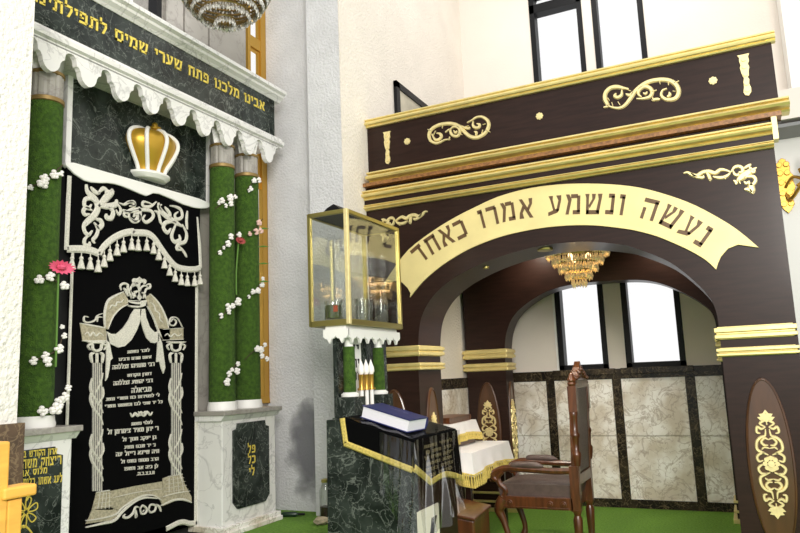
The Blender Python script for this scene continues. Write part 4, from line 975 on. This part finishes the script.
for y in (3.715, 4.095):
    c = (-2.155, y, 0)
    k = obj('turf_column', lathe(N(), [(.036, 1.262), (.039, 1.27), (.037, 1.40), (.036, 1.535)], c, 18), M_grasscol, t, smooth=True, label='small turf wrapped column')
    obj('capital', lathe(N(), [(.026, 1.535), (.024, 1.56), (.04, 1.59), (.045, 1.62)], c, 18), M_white, k, smooth=True)
    obj('base', lathe(N(), [(.055, 1.236), (.057, 1.25), (.04, 1.262)], c, 18), M_white, k, smooth=True)
# electric candles
t = thing('candle_lamp', 'gold electric lamp with three white candle bulbs between the small turf columns', 'lamp', (-2.15, 3.905, 1.115))
obj('base', box(N(), -2.19, -2.10, 3.80, 4.01, 1.116, 1.14), M_goldframe, t, bevel=.004)
obj('cross_bar', tube(N(), [(-2.145, 3.80, 1.275), (-2.145, 4.01, 1.275)], .008, 8), M_goldframe, t)
for y in (3.84, 3.905, 3.97):
    c = (-2.145, y, 0)
    k = obj('candle', lathe(N(), [(.013, 1.138), (.013, 1.28)], c, 10), M_white, t, smooth=True)
    obj('sleeve', lathe(N(), [(.020, 1.27), (.016, 1.285), (.016, 1.36), (.019, 1.365)], c, 12), M_goldframe, k, smooth=True)
    obj('bulb', lathe(N(), [(.013, 1.365), (.022, 1.385), (.019, 1.41), (.008, 1.44), (.001, 1.46)], c, 12), M_flame, k, smooth=True)
# glass case
t = thing('glass_case', 'brass framed glass case standing on the memorial shrine', 'case', (-2.23, 3.98, 1.665))
bm = N(); w = .012
for x in (BX0, BX1):
    for y in (BY0, BY1): box(bm, x - w, x + w, y - w, y + w, BZ0, BZ1)
for z, h in ((BZ0 + .015, .018), (BZ1 - .012, .013)):
    for y in (BY0, BY1): box(bm, BX0, BX1, y - w, y + w, z - h, z + h)
    for x in (BX0, BX1): box(bm, x - w, x + w, BY0, BY1, z - h, z + h)
obj('frame', bm, M_brass, t, bevel=.003, label='brass frame')
obj('corner_post', box(N(), BX1 - .010, BX1 + .016, BY0 - .016, BY0 + .010, BZ0, BZ1), M_goldorn, t, bevel=.003, label='brass corner post nearest the room, coloured paler as if lit')  # light catching the near brass post is put into a paler gold
for nm, b in (('glass_pane', (BX1 - .002, BX1 + .002, BY0 + .01, BY1 - .01, BZ0 + .03, BZ1 - .02)), ('glass_pane', (BX0 - .002, BX0 + .002, BY0 + .01, BY1 - .01, BZ0 + .03, BZ1 - .02)),
              ('glass_pane', (BX0 + .01, BX1 - .01, BY0 - .002, BY0 + .002, BZ0 + .03, BZ1 - .02)), ('glass_pane', (BX0 + .01, BX1 - .01, BY1 - .002, BY1 + .002, BZ0 + .03, BZ1 - .02))):
    obj(nm, box(N(), *b), M_caseglass, t)
obj('floor_plate', box(N(), BX0, BX1, BY0, BY1, BZ0 - .001, BZ0 + .028), M_brass, t)
obj('top_plate', box(N(), BX0, BX1, BY0, BY1, BZ1 - .02, BZ1 - .004), M_black, t, label='black top plate')
tag(obj('black_wedge', prism(N(), [(-2.345, 2.376), (-2.17, 2.376), (-2.20, 2.41), (-2.24, 2.44), (-2.29, 2.42)], 'Y', 3.72, 3.95), M_black), 'small black wedge lying on top of the glass case', 'lamp')  # plain black wedge on the case top, gives no light
# glasses inside
def cup(label, x, y, r, h, fill=None, lab2=None):
    z = BZ0 + .0285
    t = thing('memorial_candle_glass', label, 'glass', (x, y, z), 'candle glasses in the glass case')
    obj('tumbler', lathe(N(), [(r * .9, .0), (r, .01), (r * 1.02, h), (r * .95, h), (r * .93, .015), (.001, .012)], (x, y, z), 16, cap=False), M_glass, t, smooth=True)
    if fill: obj('paper_label', lathe(N(), [(r * .9, .02), (r * .9, h * .8)], (x, y, z), 16), fill, t, smooth=True)
    if lab2: obj('red_motif', box(N(), x + r * .2, x + r * .93, y - r * .75, y - r * .55, z + h * .45, z + h * .75), lab2, t)
cup('candle glass with green and red label, front left in the glass case', -2.25, 3.70, .055, .125, M_greenlabel, M_redlabel)
cup('clear empty glass behind the labelled candle glass in the case', -2.30, 3.83, .04, .15)
cup('clear tall glass in the middle of the glass case', -2.2, 3.98, .045, .16)
cup('clear tall glass second from the right end of the case', -2.24, 4.10, .045, .15)
cup('clear tall glass at the right end of the glass case', -2.18, 4.21, .045, .17)
# ---- floor oddments left of the podium
jx, jy = -2.75, 4.36
t = thing('glass_jar', 'clear glass jar with dark liquid on the turf at the pilaster foot', 'jar', (jx, jy, PLAT))
obj('jar_body', lathe(N(), [(.042, .0), (.046, .01), (.046, .20), (.03, .235), (.028, .26)], (jx, jy, PLAT + .002), 18), M_glass, t, smooth=True)
obj('dark_liquid', lathe(N(), [(.040, .005), (.042, .09)], (jx, jy, PLAT + .002), 16), mat('dark_oil', (.03, .015, .01), .3), t, smooth=True)
obj('lid', lathe(N(), [(.03, .255), (.032, .26), (.032, .275), (.02, .28)], (jx, jy, PLAT), 14), M_brass, t, smooth=True)
b0 = Vector((-3.13, 4.36, PLAT + .018)); b1 = Vector((-2.97, 4.42, PLAT + .018))
t = thing('dark_bottle', 'small dark green plastic bottle lying on the turf', 'bottle', (-3.05, 4.39, PLAT))
obj('bottle_body', tube(N(), [b0, b0.lerp(b1, .1), b0.lerp(b1, .6), b0.lerp(b1, .72)], [.014, .018, .018, .008], 12), M_darkbottle, t, smooth=True)
obj('cap', tube(N(), [b0.lerp(b1, .72), b1], [.009, .008], 10), M_black, t, smooth=True)
bm = N(); ball(bm, (-2.70, 4.22, PLAT + .022), .055, .45, 9, 6)
for v in bm.verts: v.co += Vector((random.uniform(-.014, .014), random.uniform(-.014, .014), random.uniform(-.004, .008)))
tag(obj('crumpled_paper', bm, M_beige), 'crumpled beige paper on the turf beside the marble podium', 'paper')
# ================================================================== PODIUM
t = thing('marble_podium', 'dark green marble reading stand under a black velvet cover and plastic sheet', 'podium', (-1.85, 3.72, 0))
PY0, PY1, PXa, PXb = 3.43, 4.02, -2.04, -1.62
zA, zB = 1.118, 1.0                                  # far (ark side) and near edge of the sloping top
pod = lambda x: zA + (zB - zA) * (x - PXa) / (PXb - PXa)
bm = N(); prism(bm, [(-2.165, 0), (-2.150, 1.118), (-2.06, 1.122), (PXb, 1.0 - .012), (PXb, .0)], 'Y', PY0, PY0 + .05)
obj('marble_slab', bm, M_gmarble, t, bevel=.004, label='dark green marble side slab with white veins')
bm = N(); prism(bm, [(-2.05, 0), (-2.05, 1.10), (PXb - .004, .985), (PXb - .004, 0)], 'Y', PY0 + .05, PY1)
obj('body', bm, M_wood, t)
# white panel with a dark spiral stripe on the reader's side
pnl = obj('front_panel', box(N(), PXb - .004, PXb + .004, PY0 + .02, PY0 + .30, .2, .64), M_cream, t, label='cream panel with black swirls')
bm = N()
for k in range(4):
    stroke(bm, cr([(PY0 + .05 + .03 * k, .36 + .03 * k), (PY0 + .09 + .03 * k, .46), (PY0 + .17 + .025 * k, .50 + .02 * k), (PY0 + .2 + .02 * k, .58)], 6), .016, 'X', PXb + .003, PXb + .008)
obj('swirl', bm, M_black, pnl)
# velvet cover
c = thing('velvet_cover', 'black velvet cover with gold braid and gold Hebrew lines on the podium', 'cover', (-1.85, 3.72, 1.0))
bm = N(); e = .012
yA, yB = PY0 - e, PY1 + e
topP = [(-2.035, pod(-2.035) + e), (PXb + e, zB + e)]
hexa(bm, [(topP[0][0], yA, topP[0][1] - .006), (topP[1][0], yA, topP[1][1] - .006), (topP[1][0], yB, topP[1][1] - .006), (topP[0][0], yB, topP[0][1] - .006),
          (topP[0][0], yA, topP[0][1] + .006), (topP[1][0], yA, topP[1][1] + .006), (topP[1][0], yB, topP[1][1] + .006), (topP[0][0], yB, topP[0][1] + .006)])
b1 = onY(345, 443, yA); b2 = onY(413, 470, yA); b3 = (PXb + e, .865)
prism(bm, [topP[0], topP[1], b3, b2, b1], 'Y', yA - .006, yA + .004)
f = [onX(432, 482, PXb + e + .01), onX(445, 474, PXb + e), onX(462, 478, PXb + e)]
prism(bm, [(yA, topP[1][1]), (yB, topP[1][1]), f[2], f[1], f[0], (yA - .004, .865)], 'X', PXb + e - .004, PXb + e + .006)
obj('velvet', bm, M_velvet, c, bevel=.004)
bm = N()
stroke(bm, [topP[0], (b1[0] + .008, b1[1])], .035, 'Y', yA - .005, yA - .012, taper=(1, 1)); stroke(bm, [b1, b2], .035, 'Y', yA - .005, yA - .012, taper=(1, 1)); stroke(bm, [b2, b3], .035, 'Y', yA - .005, yA - .012, taper=(1, 1))
stroke(bm, [(yA - .01, .872), (f[0][0], f[0][1])], .04, 'X', PXb + e + .005, PXb + e + .014, taper=(1, 1)); stroke(bm, cr([f[0], f[1], f[2]], 5), .035, 'X', PXb + e + .005, PXb + e + .012, taper=(1, 1))
obj('gold_braid', bm, M_goldthread, c, label='gold braid edging')
bm = N(); yc = (yA + yB) / 2
for i, s in enumerate(('לעילוי נשמת', 'הרב משה בן', 'יעקב ושרה זל', 'תהא נשמתו', 'צרורה בצרור', 'החיים אמן')):
    z = .955 - i * .031; w = .40 - .04 * (i % 2)
    text_line(bm, s, (yc - w / 2 + .01, z), (yc + w / 2 + .01, z), .016, 'X', PXb + e + .005, PXb + e + .009, .2)
obj('text_lines', bm, mat('dull_gold_thread', (.20, .16, .075), .7), c, label='dull gold Hebrew lines')
# plastic sheet over the cover: draped round the near corner
p = thing('plastic_sheet', 'clear wrinkled plastic sheet hanging over the podium corner', 'sheet', (-1.62, 3.7, 1.0))
bm = N(); nu, nv = 90, 26; g = []
for i in range(nu):
    s = i / (nu - 1); row = []
    for j in range(nv):
        v = j / (nv - 1)
        fl = v ** 1.3
        fold = (math.sin(s * 44 + v * 1.5) * .016 + math.sin(s * 83 + 1.7 + v * 3) * .009 + math.sin(s * 13 - v * 3) * .02) * (.15 + fl)
        if s < .45:                                  # hangs on the slab side
            q_ = s / .45; x = -1.80 + .205 * q_; y = PY0 - .028 - .015 * fl - fold - .045 * fl * q_
            z0 = pod(x) + .005
        else:
            q_ = (s - .45) / .55; y = PY0 - .028 + (PY1 - PY0 + .06) * q_ - .06 * fl * (1 - q_); x = -1.595 + .02 * fl + fold + .05 * fl * (1 - q_)
            z0 = 1.012
        z1 = .46 if s < .45 else .46 + .16 * q_
        if s < .45: z1 = .46 + .28 * (1 - q_)
        z = z0 + (z1 - z0) * v + .006 * math.sin(s * 60) * v
        row.append(bm.verts.new((x, y, z)))
    g.append(row)
for i in range(nu - 1):
    for j in range(nv - 1): bm.faces.new((g[i][j], g[i + 1][j], g[i + 1][j + 1], g[i][j + 1]))
obj('plastic_drape', bm, M_plastic, p, smooth=True)
bm = N(); xs_ = [-2.0 + .40 * i / 16 for i in range(17)]; g = []
for x in xs_:
    g.append([bm.verts.new((x, PY0 - .028 + (PY1 - PY0 + .06) * k / 12, pod(min(x, PXb)) + e + .012 + .004 * math.sin(x * 40 + k))) for k in range(13)])
for i in range(16):
    for k in range(12): bm.faces.new((g[i][k], g[i + 1][k], g[i + 1][k + 1], g[i][k + 1]))
obj('plastic_top', bm, M_plastic, p, smooth=True)
# the big blue book
sl = math.atan2(zB - zA, PXb - PXa)
def book(name, label, x, y, L, W, T, base, slope, rz, mcov, mpage=None):
    """L along local x, W along local y"""
    t = thing(name, label, 'book', (x, y, base))
    R = Matrix.Translation(Vector((x, y, base))) @ Matrix.Rotation(rz, 4, 'Z') @ Matrix.Rotation(-slope, 4, 'Y')
    def put(nm, bm, m_, **k):
        bmesh.ops.transform(bm, matrix=R, verts=bm.verts); return obj(nm, bm, m_, t, **k)
    bm = N(); box(bm, -L / 2, L / 2, -W / 2, W / 2, 0, .005); box(bm, -L / 2, L / 2, -W / 2, W / 2, T - .005, T)
    prof = [(-W / 2 * 0 + W / 2 + .012 * math.sin(PI * k / 8), T * k / 8) for k in range(9)]
    prism(bm, prof + [(W / 2 - .006, T), (W / 2 - .006, 0)], 'X', -L / 2, L / 2)
    put('cover', bm, mcov)
    put('page_block', box(N(), -L / 2 + .006, L / 2 - .006, -W / 2 + .006, W / 2 - .004, .005, T - .005), mpage or M_paper)
    return t, put
bx, by = -1.815, 3.60
t, put = book('prayer_book', 'large navy blue closed book with white pages on the podium', bx, by, .31, .22, .07, pod(bx) + e + .018, sl, math.radians(-3), M_blue)
bm = N(); text_line(bm, 'סידור', (-.06, .02), (.06, .02), .03, 'Z', .0695, .0707)
put('cover_lettering', bm, mat('blind_gold', (.10, .10, .22), .4))
# ================================================================== TABLE WITH WHITE CLOTHS
TX, TY0, TY1, TZ = -2.0, 5.32, 6.28, .725
t = thing('cloth_table', 'dark wooden table under white cloths behind the podium', 'table', (-2.25, 5.8, 0))
obj('tabletop', box(N(), -2.50, TX - .01, TY0 + .01, TY1 - .01, TZ - .04, TZ - .008), M_wood, t)
for x in (-2.46, TX - .06):
    for y in (TY0 + .05, TY1 - .05): obj('leg', box(N(), x - .022, x + .022, y - .022, y + .022, 0, TZ - .04), M_wood, t)
def drape(name, label, x0, x1, y0, y1, z, hang, flare, fr):
    t = thing(name, label, 'tablecloth', ((x0 + x1) / 2, (y0 + y1) / 2, z))
    per = [];  n = 18
    cs = [(x0, y0), (x1, y0), (x1, y1), (x0, y1)]
    for k in range(4):
        a, b = cs[k], cs[(k + 1) % 4]
        for i in range(n): per.append((a[0] + (b[0] - a[0]) * i / n, a[1] + (b[1] - a[1]) * i / n, min(i, n - i) / (n / 2)))
    cx, cy = (x0 + x1) / 2, (y0 + y1) / 2
    bm = N(); lay = []
    def hz(i, m_): return z - hang * (1 + .28 * (1 - m_) ** 2)
    def pos(i, f):
        a = per[i]; zb = hz(i, a[2]); zc = z + (zb - z) * f
        o = flare * f * (1 + .5 * math.sin(i * 1.3) * f); dx, dy = a[0] - cx, a[1] - cy
        sx = (1 if dx > 0 else -1) * o if abs(dx) > (x1 - x0) / 2 - .001 else 0
        sy = (1 if dy > 0 else -1) * o if abs(dy) > (y1 - y0) / 2 - .001 else 0
        return (a[0] + sx, a[1] + sy, zc)
    for f in (0, .08, .4, .7, 1): lay.append([bm.verts.new(pos(i, f)) for i in range(4 * n)])
    bm.faces.new(lay[0])
    for a, b in zip(lay, lay[1:]):
        for i in range(4 * n): bm.faces.new((a[i], a[(i + 1) % (4 * n)], b[(i + 1) % (4 * n)], b[i]))
    o = obj('cloth', bm, M_cloth, t, smooth=True)
    bm = N()
    for i in range(4 * n):
        for s in (0, .5):
            p0 = Vector(pos(i, 1)); p1 = Vector(pos((i + 1) % (4 * n), 1)); p_ = p0.lerp(p1, s)
            lathe(bm, [(.004, .014), (.008, -.004), (.006, -.012), (.012, -fr), (.011, -fr - .002)], (p_.x, p_.y, p_.z), 5)
    obj('gold_fringe', bm, M_goldthread, t, kind='stuff', label='gold tassel fringe')
    bm = N()
    for i in range(4 * n):
        tube(bm, [Vector(pos(i, .93)), Vector(pos((i + 1) % (4 * n), .93))], .007, 5)
    obj('gold_braid', bm, M_goldthread, t)
    return t
drape('white_tablecloth', 'white cloth with gold fringe over the lower table top behind the chair', -2.50, TX, TY0, TY1, TZ, .14, .03, .085)
ux0, ux1 = -2.56, -2.27
t = thing('desk_box', 'small raised reading box standing on the white table', 'box', (-2.42, 5.9, TZ))
obj('box_body', box(N(), ux0 + .012, ux1 - .012, 5.55, 6.17, TZ + .003, .915), M_redwood, t)
drape('raised_cloth', 'smaller white fringed cloth over the raised box under the brown book', ux0, ux1, 5.53, 6.19, .925, .10, .03, .05)
book('brown_book', 'brown closed book lying on the raised white cloth', -2.41, 5.86, .24, .50, .05, .928, 0, 0, M_brownbook, M_redwood)
# stool
t = thing('wooden_bench', 'glossy red-brown wooden box bench at the foot of the white table', 'bench', (-1.98, 5.0, 0))
bm = N(); hexa(bm, [(-2.16, 4.80, 0), (-1.84, 4.86, 0), (-1.84, 5.2, 0), (-2.16, 5.2, 0), (-2.16, 4.80, .37), (-1.84, 4.86, .31), (-1.84, 5.2, .34), (-2.16, 5.2, .40)])
obj('box_body', bm, M_redwood, t, bevel=.012)
bm = N(); hexa(bm, [(-2.175, 4.785, .372), (-1.825, 4.845, .312), (-1.825, 5.21, .342), (-2.175, 5.21, .402), (-2.175, 4.785, .392), (-1.825, 4.845, .332), (-1.825, 5.21, .362), (-2.175, 5.21, .422)])
obj('lid', bm, M_redwood, t, bevel=.006)
# ================================================================== CARVED ARMCHAIR
CY0, CY1 = 5.30, 5.80
cxf, cxb = -1.80, -1.20
t = thing('carved_armchair', 'tall carved wooden armchair with brown leather seat facing the table', 'chair', ((cxf + cxb) / 2, (CY0 + CY1) / 2, 0))
bm = N()
g0, g1 = cxf + .01, cxb - .03
rows = []
nx_, ny_ = 14, 12
for i in range(nx_ + 1):
    u = i / nx_; row = []
    for j in range(ny_ + 1):
        v = j / ny_; hgt = .50 + .03 * (1 - (2 * u - 1) ** 4) * (1 - (2 * v - 1) ** 4)
        row.append(bm.verts.new((g0 + (g1 - g0) * u, CY0 + .03 + (CY1 - CY0 - .06) * v, hgt)))
    rows.append(row)
for i in range(nx_):
    for j in range(ny_): bm.faces.new((rows[i][j], rows[i + 1][j], rows[i + 1][j + 1], rows[i][j + 1]))
edge_ = [r[0] for r in rows] + rows[-1][1:] + [r[-1] for r in rows[-2::-1]] + rows[0][-2:0:-1]
cxm_, cym_ = (g0 + g1) / 2, (CY0 + CY1) / 2
low_ = [bm.verts.new((v.co.x + (.012 if v.co.x > cxm_ else -.012) * (abs(v.co.x - cxm_) > .25), v.co.y, .46)) for v in edge_]
low2 = [bm.verts.new((v.co.x, v.co.y, .412)) for v in edge_]
for A, B in ((edge_, low_), (low_, low2)):
    for i in range(len(A)): bm.faces.new((A[i], A[(i + 1) % len(A)], B[(i + 1) % len(A)], B[i]))
bm.faces.new(low2)
obj('seat_cushion', bm, M_leather, t, smooth=True, label='brown leather seat cushion')
bm = N()
box(bm, cxf, cxb, CY0 + .005, CY0 + .035, .325, .412); box(bm, cxf, cxb, CY1 - .035, CY1 - .005, .325, .412)
box(bm, cxf, cxf + .035, CY0, CY1, .325, .412); box(bm, cxb - .06, cxb - .03, CY0, CY1, .325, .412)
for x in (cxf + .09, cxb - .20, cxb - .10): 
    disc(bm, (x, .368), .022, 'Y', CY0 + .006, CY0 - .006, 10); disc(bm, (x, .368), .010, 'Y', CY0 + .006, CY0 - .012, 8)
box(bm, cxf + .02, cxb - .06, CY0 - .002, CY0 + .006, .335, .342)
obj('seat_rail', bm, M_redwood, t, bevel=.004)
for y in (CY0 + .03, CY1 - .03):
    s = -1 if y < cym_ else 1
    # cabriole front leg
    obj('front_leg', tube(N(), cr([(cxf + .035, y, .39), (cxf - .005, y + s * .0, .31), (cxf + .02, y, .24), (cxf + .055, y, .12), (cxf + .05, y, .05), (cxf + .015, y, .012)], 6),
        [.040, .042, .043, .044, .044, .043, .040, .038, .036, .034, .032, .030, .028, .026, .025, .024, .023, .022, .021, .021, .021, .022, .024, .026, .028, .028, .026, .024, .022, .02, .018][:31], 10), M_redwood, t, smooth=True)
    # turned rear leg and back post in one member
    px = cxb - .01
    prof = [(.026, 0), (.03, .02), (.022, .05), (.030, .16), (.034, .26), (.024, .29), (.034, .315), (.036, .33)]
    obj('rear_leg', lathe(N(), prof, (px, y, 0), 14), M_redwood, t, smooth=True)
    k = .05
    bm = N(); box(bm, px - .034, px + .034, y - .03, y + .03, .32, .64)
    lathe(bm, [(.024, .64), (.035, .715), (.035, .735), (.024, .75), (.026, .80), (.030, .84), (.036, .855), (.036, .87), (.026, .885), (.027, .95), (.030, 1.0), (.034, 1.02), (.028, 1.035)], (px + k * .5, y, 0), 12)
    box(bm, px + k * .6 - .032, px + k * .6 + .032, y - .03, y + .03, 1.03, 1.22)
    lathe(bm, [(.026, 1.22), (.036, 1.235), (.030, 1.25), (.036, 1.262), (.026, 1.28), (.022, 1.29), (.012, 1.315), (.001, 1.325)], (px + k * .6, y, 0), 12)
    obj('back_post', bm, M_redwood, t, smooth=True, label='turned and carved back post')
    # arm with front post and leather pad
    bm = N()
    arm = cr([(px - .01, y, .605), (px - .15, y, .60), (cxf + .22, y, .61), (cxf + .08, y, .615), (cxf - .01, y, .59), (cxf - .035, y, .55), (cxf - .01, y, .525)], 5)
    tube(bm, arm, [.024] * 12 + [.026] * 8 + [.028] * 6 + [.024] * 5, 8)
    tube(bm, cr([(cxf + .03, y, .39), (cxf + .055, y, .45), (cxf + .01, y, .50), (cxf + .0, y, .55), (cxf + .04, y, .595)], 5), .022, 8)
    a = obj('armrest', bm, M_redwood, t, smooth=True)
    obj('arm_pad', tube(N(), cr([(cxf + .10, y, .633), (cxf + .16, y, .64), (cxf + .28, y, .64), (cxf + .36, y, .632)], 5), [.008, .018, .024, .026, .027, .027, .027, .027, .027, .027, .027, .026, .024, .018, .01, .008][:16], 10), M_leather, a, smooth=True, label='brown leather arm pad')
px = cxb - .01
bm = N(); hexa(bm, [(px - .03, CY0 + .06, .58), (px + .03, CY0 + .06, .58), (px + .03, CY1 - .06, .58), (px - .03, CY1 - .06, .58), (px + .005, CY0 + .06, 1.21), (px + .055, CY0 + .06, 1.21), (px + .055, CY1 - .06, 1.21), (px + .005, CY1 - .06, 1.21)])
obj('back_cushion', bm, M_leather, t, bevel=.015, label='dark leather back panel')
bm = N(); box(bm, px - .03, px + .035, CY0 + .05, CY1 - .05, .50, .58); box(bm, px + .0, px + .06, CY0 + .05, CY1 - .05, 1.20, 1.27)
for y in (CY0 + .04, CY1 - .04): hexa(bm, [(px - .025, y - .025, .5), (px + .035, y - .025, .5), (px + .035, y + .025, .5), (px - .025, y + .025, .5), (px + .005, y - .025, 1.24), (px + .06, y - .025, 1.24), (px + .06, y + .025, 1.24), (px + .005, y + .025, 1.24)])
obj('back_frame', bm, M_redwood, t, bevel=.006)
bm = N()
P = [(CY0 + .04, 1.26), (CY0 + .06, 1.30), (CY0 + .11, 1.29), (CY0 + .13, 1.325), (CY0 + .18, 1.33), (CY0 + .20, 1.36), (cym_ - .02, 1.385), (cym_, 1.405)]
P = P + [(CY0 + CY1 - a, b) for a, b in reversed(P[:-1])]
prism(bm, P + [(CY1 - .04, 1.24), (CY0 + .04, 1.24)], 'X', px + .012, px + .058)
for a, b, r in ((cym_, 1.34, .03), (cym_ - .07, 1.315, .022), (cym_ + .07, 1.315, .022), (cym_ - .13, 1.29, .02), (cym_ + .13, 1.29, .02), (cym_ - .19, 1.275, .016), (cym_ + .19, 1.275, .016)):
    disc(bm, (a, b), r, 'X', px + .0, px + .07, 8); disc(bm, (a, b), r * .5, 'X', px - .006, px + .076, 7)
obj('crest', bm, M_redwood, t, bevel=.004, label='carved crest')
# ================================================================== YELLOW CHAIR AT THE NEAR LEFT EDGE
ya_, xx = 1.19, -1.75
t = thing('yellow_armchair', 'yellow varnished wooden armchair at the lower left edge', 'chair', (-2.0, 1.45, PLAT))
za = lambda px_, py_: onX(px_, py_, xx)
yb_ = za(6, 441)[0]; zt_ = za(5, 441)[1]; ye = za(30, 488)[0]; za_ = za(15, 490)[1]
for x in (xx, xx - .46):
    obj('back_post', box(N(), x - .02, x + .02, yb_ - .05, yb_, PLAT, zt_), M_yellowwood, t, bevel=.006)
    obj('armrest', box(N(), x - .03, x + .03, yb_ - .02, ye, za_ - .018, za_ + .012), M_yellowwood, t, bevel=.006)
    obj('front_post', box(N(), x - .02, x + .02, yb_ + .0, yb_ + .04, PLAT + .3, za_ - .02), M_yellowwood, t, bevel=.004)
    obj('front_leg', box(N(), x - .02, x + .02, ye - .01, ye + .03, PLAT, PLAT + .42), M_yellowwood, t, bevel=.004)
obj('seat', box(N(), xx - .48, xx + .02, yb_ - .04, ye + .04, PLAT + .42, PLAT + .45), M_yellowwood, t, bevel=.006)
obj('backrest', box(N(), xx - .44, xx - .02, yb_ - .04, yb_ - .015, PLAT + .55, zt_ - .03), M_yellowwood, t, bevel=.006)
# ================================================================== LIGHT
W = bpy.data.worlds.new('world'); bpy.context.scene.world = W; W.use_nodes = True
bg = W.node_tree.nodes['Background']; bg.inputs['Color'].default_value = (1, 1, 1, 1); bg.inputs['Strength'].default_value = WORLD
def area(name, loc, target, size, power, col):
    l = bpy.data.lights.new(name, 'AREA'); l.shape = 'RECTANGLE'; l.size, l.size_y = size; l.energy = power; l.color = col
    o = bpy.data.objects.new(name, l); C.objects.link(o); o.location = loc
    o.rotation_euler = (Vector(target) - Vector(loc)).to_track_quat('-Z', 'Y').to_euler(); return o
area('hall_fill', (1.2, .6, 5.4), (-1.8, 4.2, 1.8), (2.5, 2.5), HALL, (1.0, .95, .87))  # unseen soft light added overhead to brighten everything
area('nave_fill', (1.6, -1.6, 3.2), (-1.2, 6.2, 1.0), (2.0, 1.5), NAVE, (1.0, .96, .9))  # unseen fill added behind the camera to brighten the niche
area('ark_fill', (.2, 2.9, 5.6), (-3.1, 3.1, 2.0), (1.2, 1.2), ARKL, (1.0, .96, .9))  # unseen fill light aimed at the ark
area('gallery_fill', (-.8, 6.1, 5.9), (-1.2, 6.9, 3.5), (1.8, .5), GALL, (1.0, .95, .88))  # unseen fill light for the walls above the canopy
for loc, e_ in ((nch[:2] + (nch[2] - .12,), NIC),):
    l = bpy.data.lights.new('chandelier_glow', 'POINT'); l.energy = e_; l.color = (1, .62, .25); l.shadow_soft_size = .12
    o = bpy.data.objects.new('chandelier_glow', l); C.objects.link(o); o.location = loc
for x_, y_, z_, r_ in SPOTS + [(-1.75, 6.55, 2.57, .03), (-.55, 6.55, 2.57, .03)]:
    l = bpy.data.lights.new('spot', 'SPOT'); l.energy = SPOT; l.color = (1, .90, .74); l.spot_size = math.radians(150); l.spot_blend = .8; l.shadow_soft_size = .03
    o = bpy.data.objects.new('spot', l); C.objects.link(o); o.location = (x_, y_, z_); o.rotation_euler = (math.radians(12), 0, 0)
sc_ = bpy.context.scene
sc_.view_settings.view_transform = 'Standard'; sc_.view_settings.look = 'None'
sc_.view_settings.exposure = EXPO; sc_.view_settings.gamma = 1; sc_.view_settings.use_curve_mapping = False
sc_.cycles.max_bounces = 8; sc_.cycles.transparent_max_bounces = 24
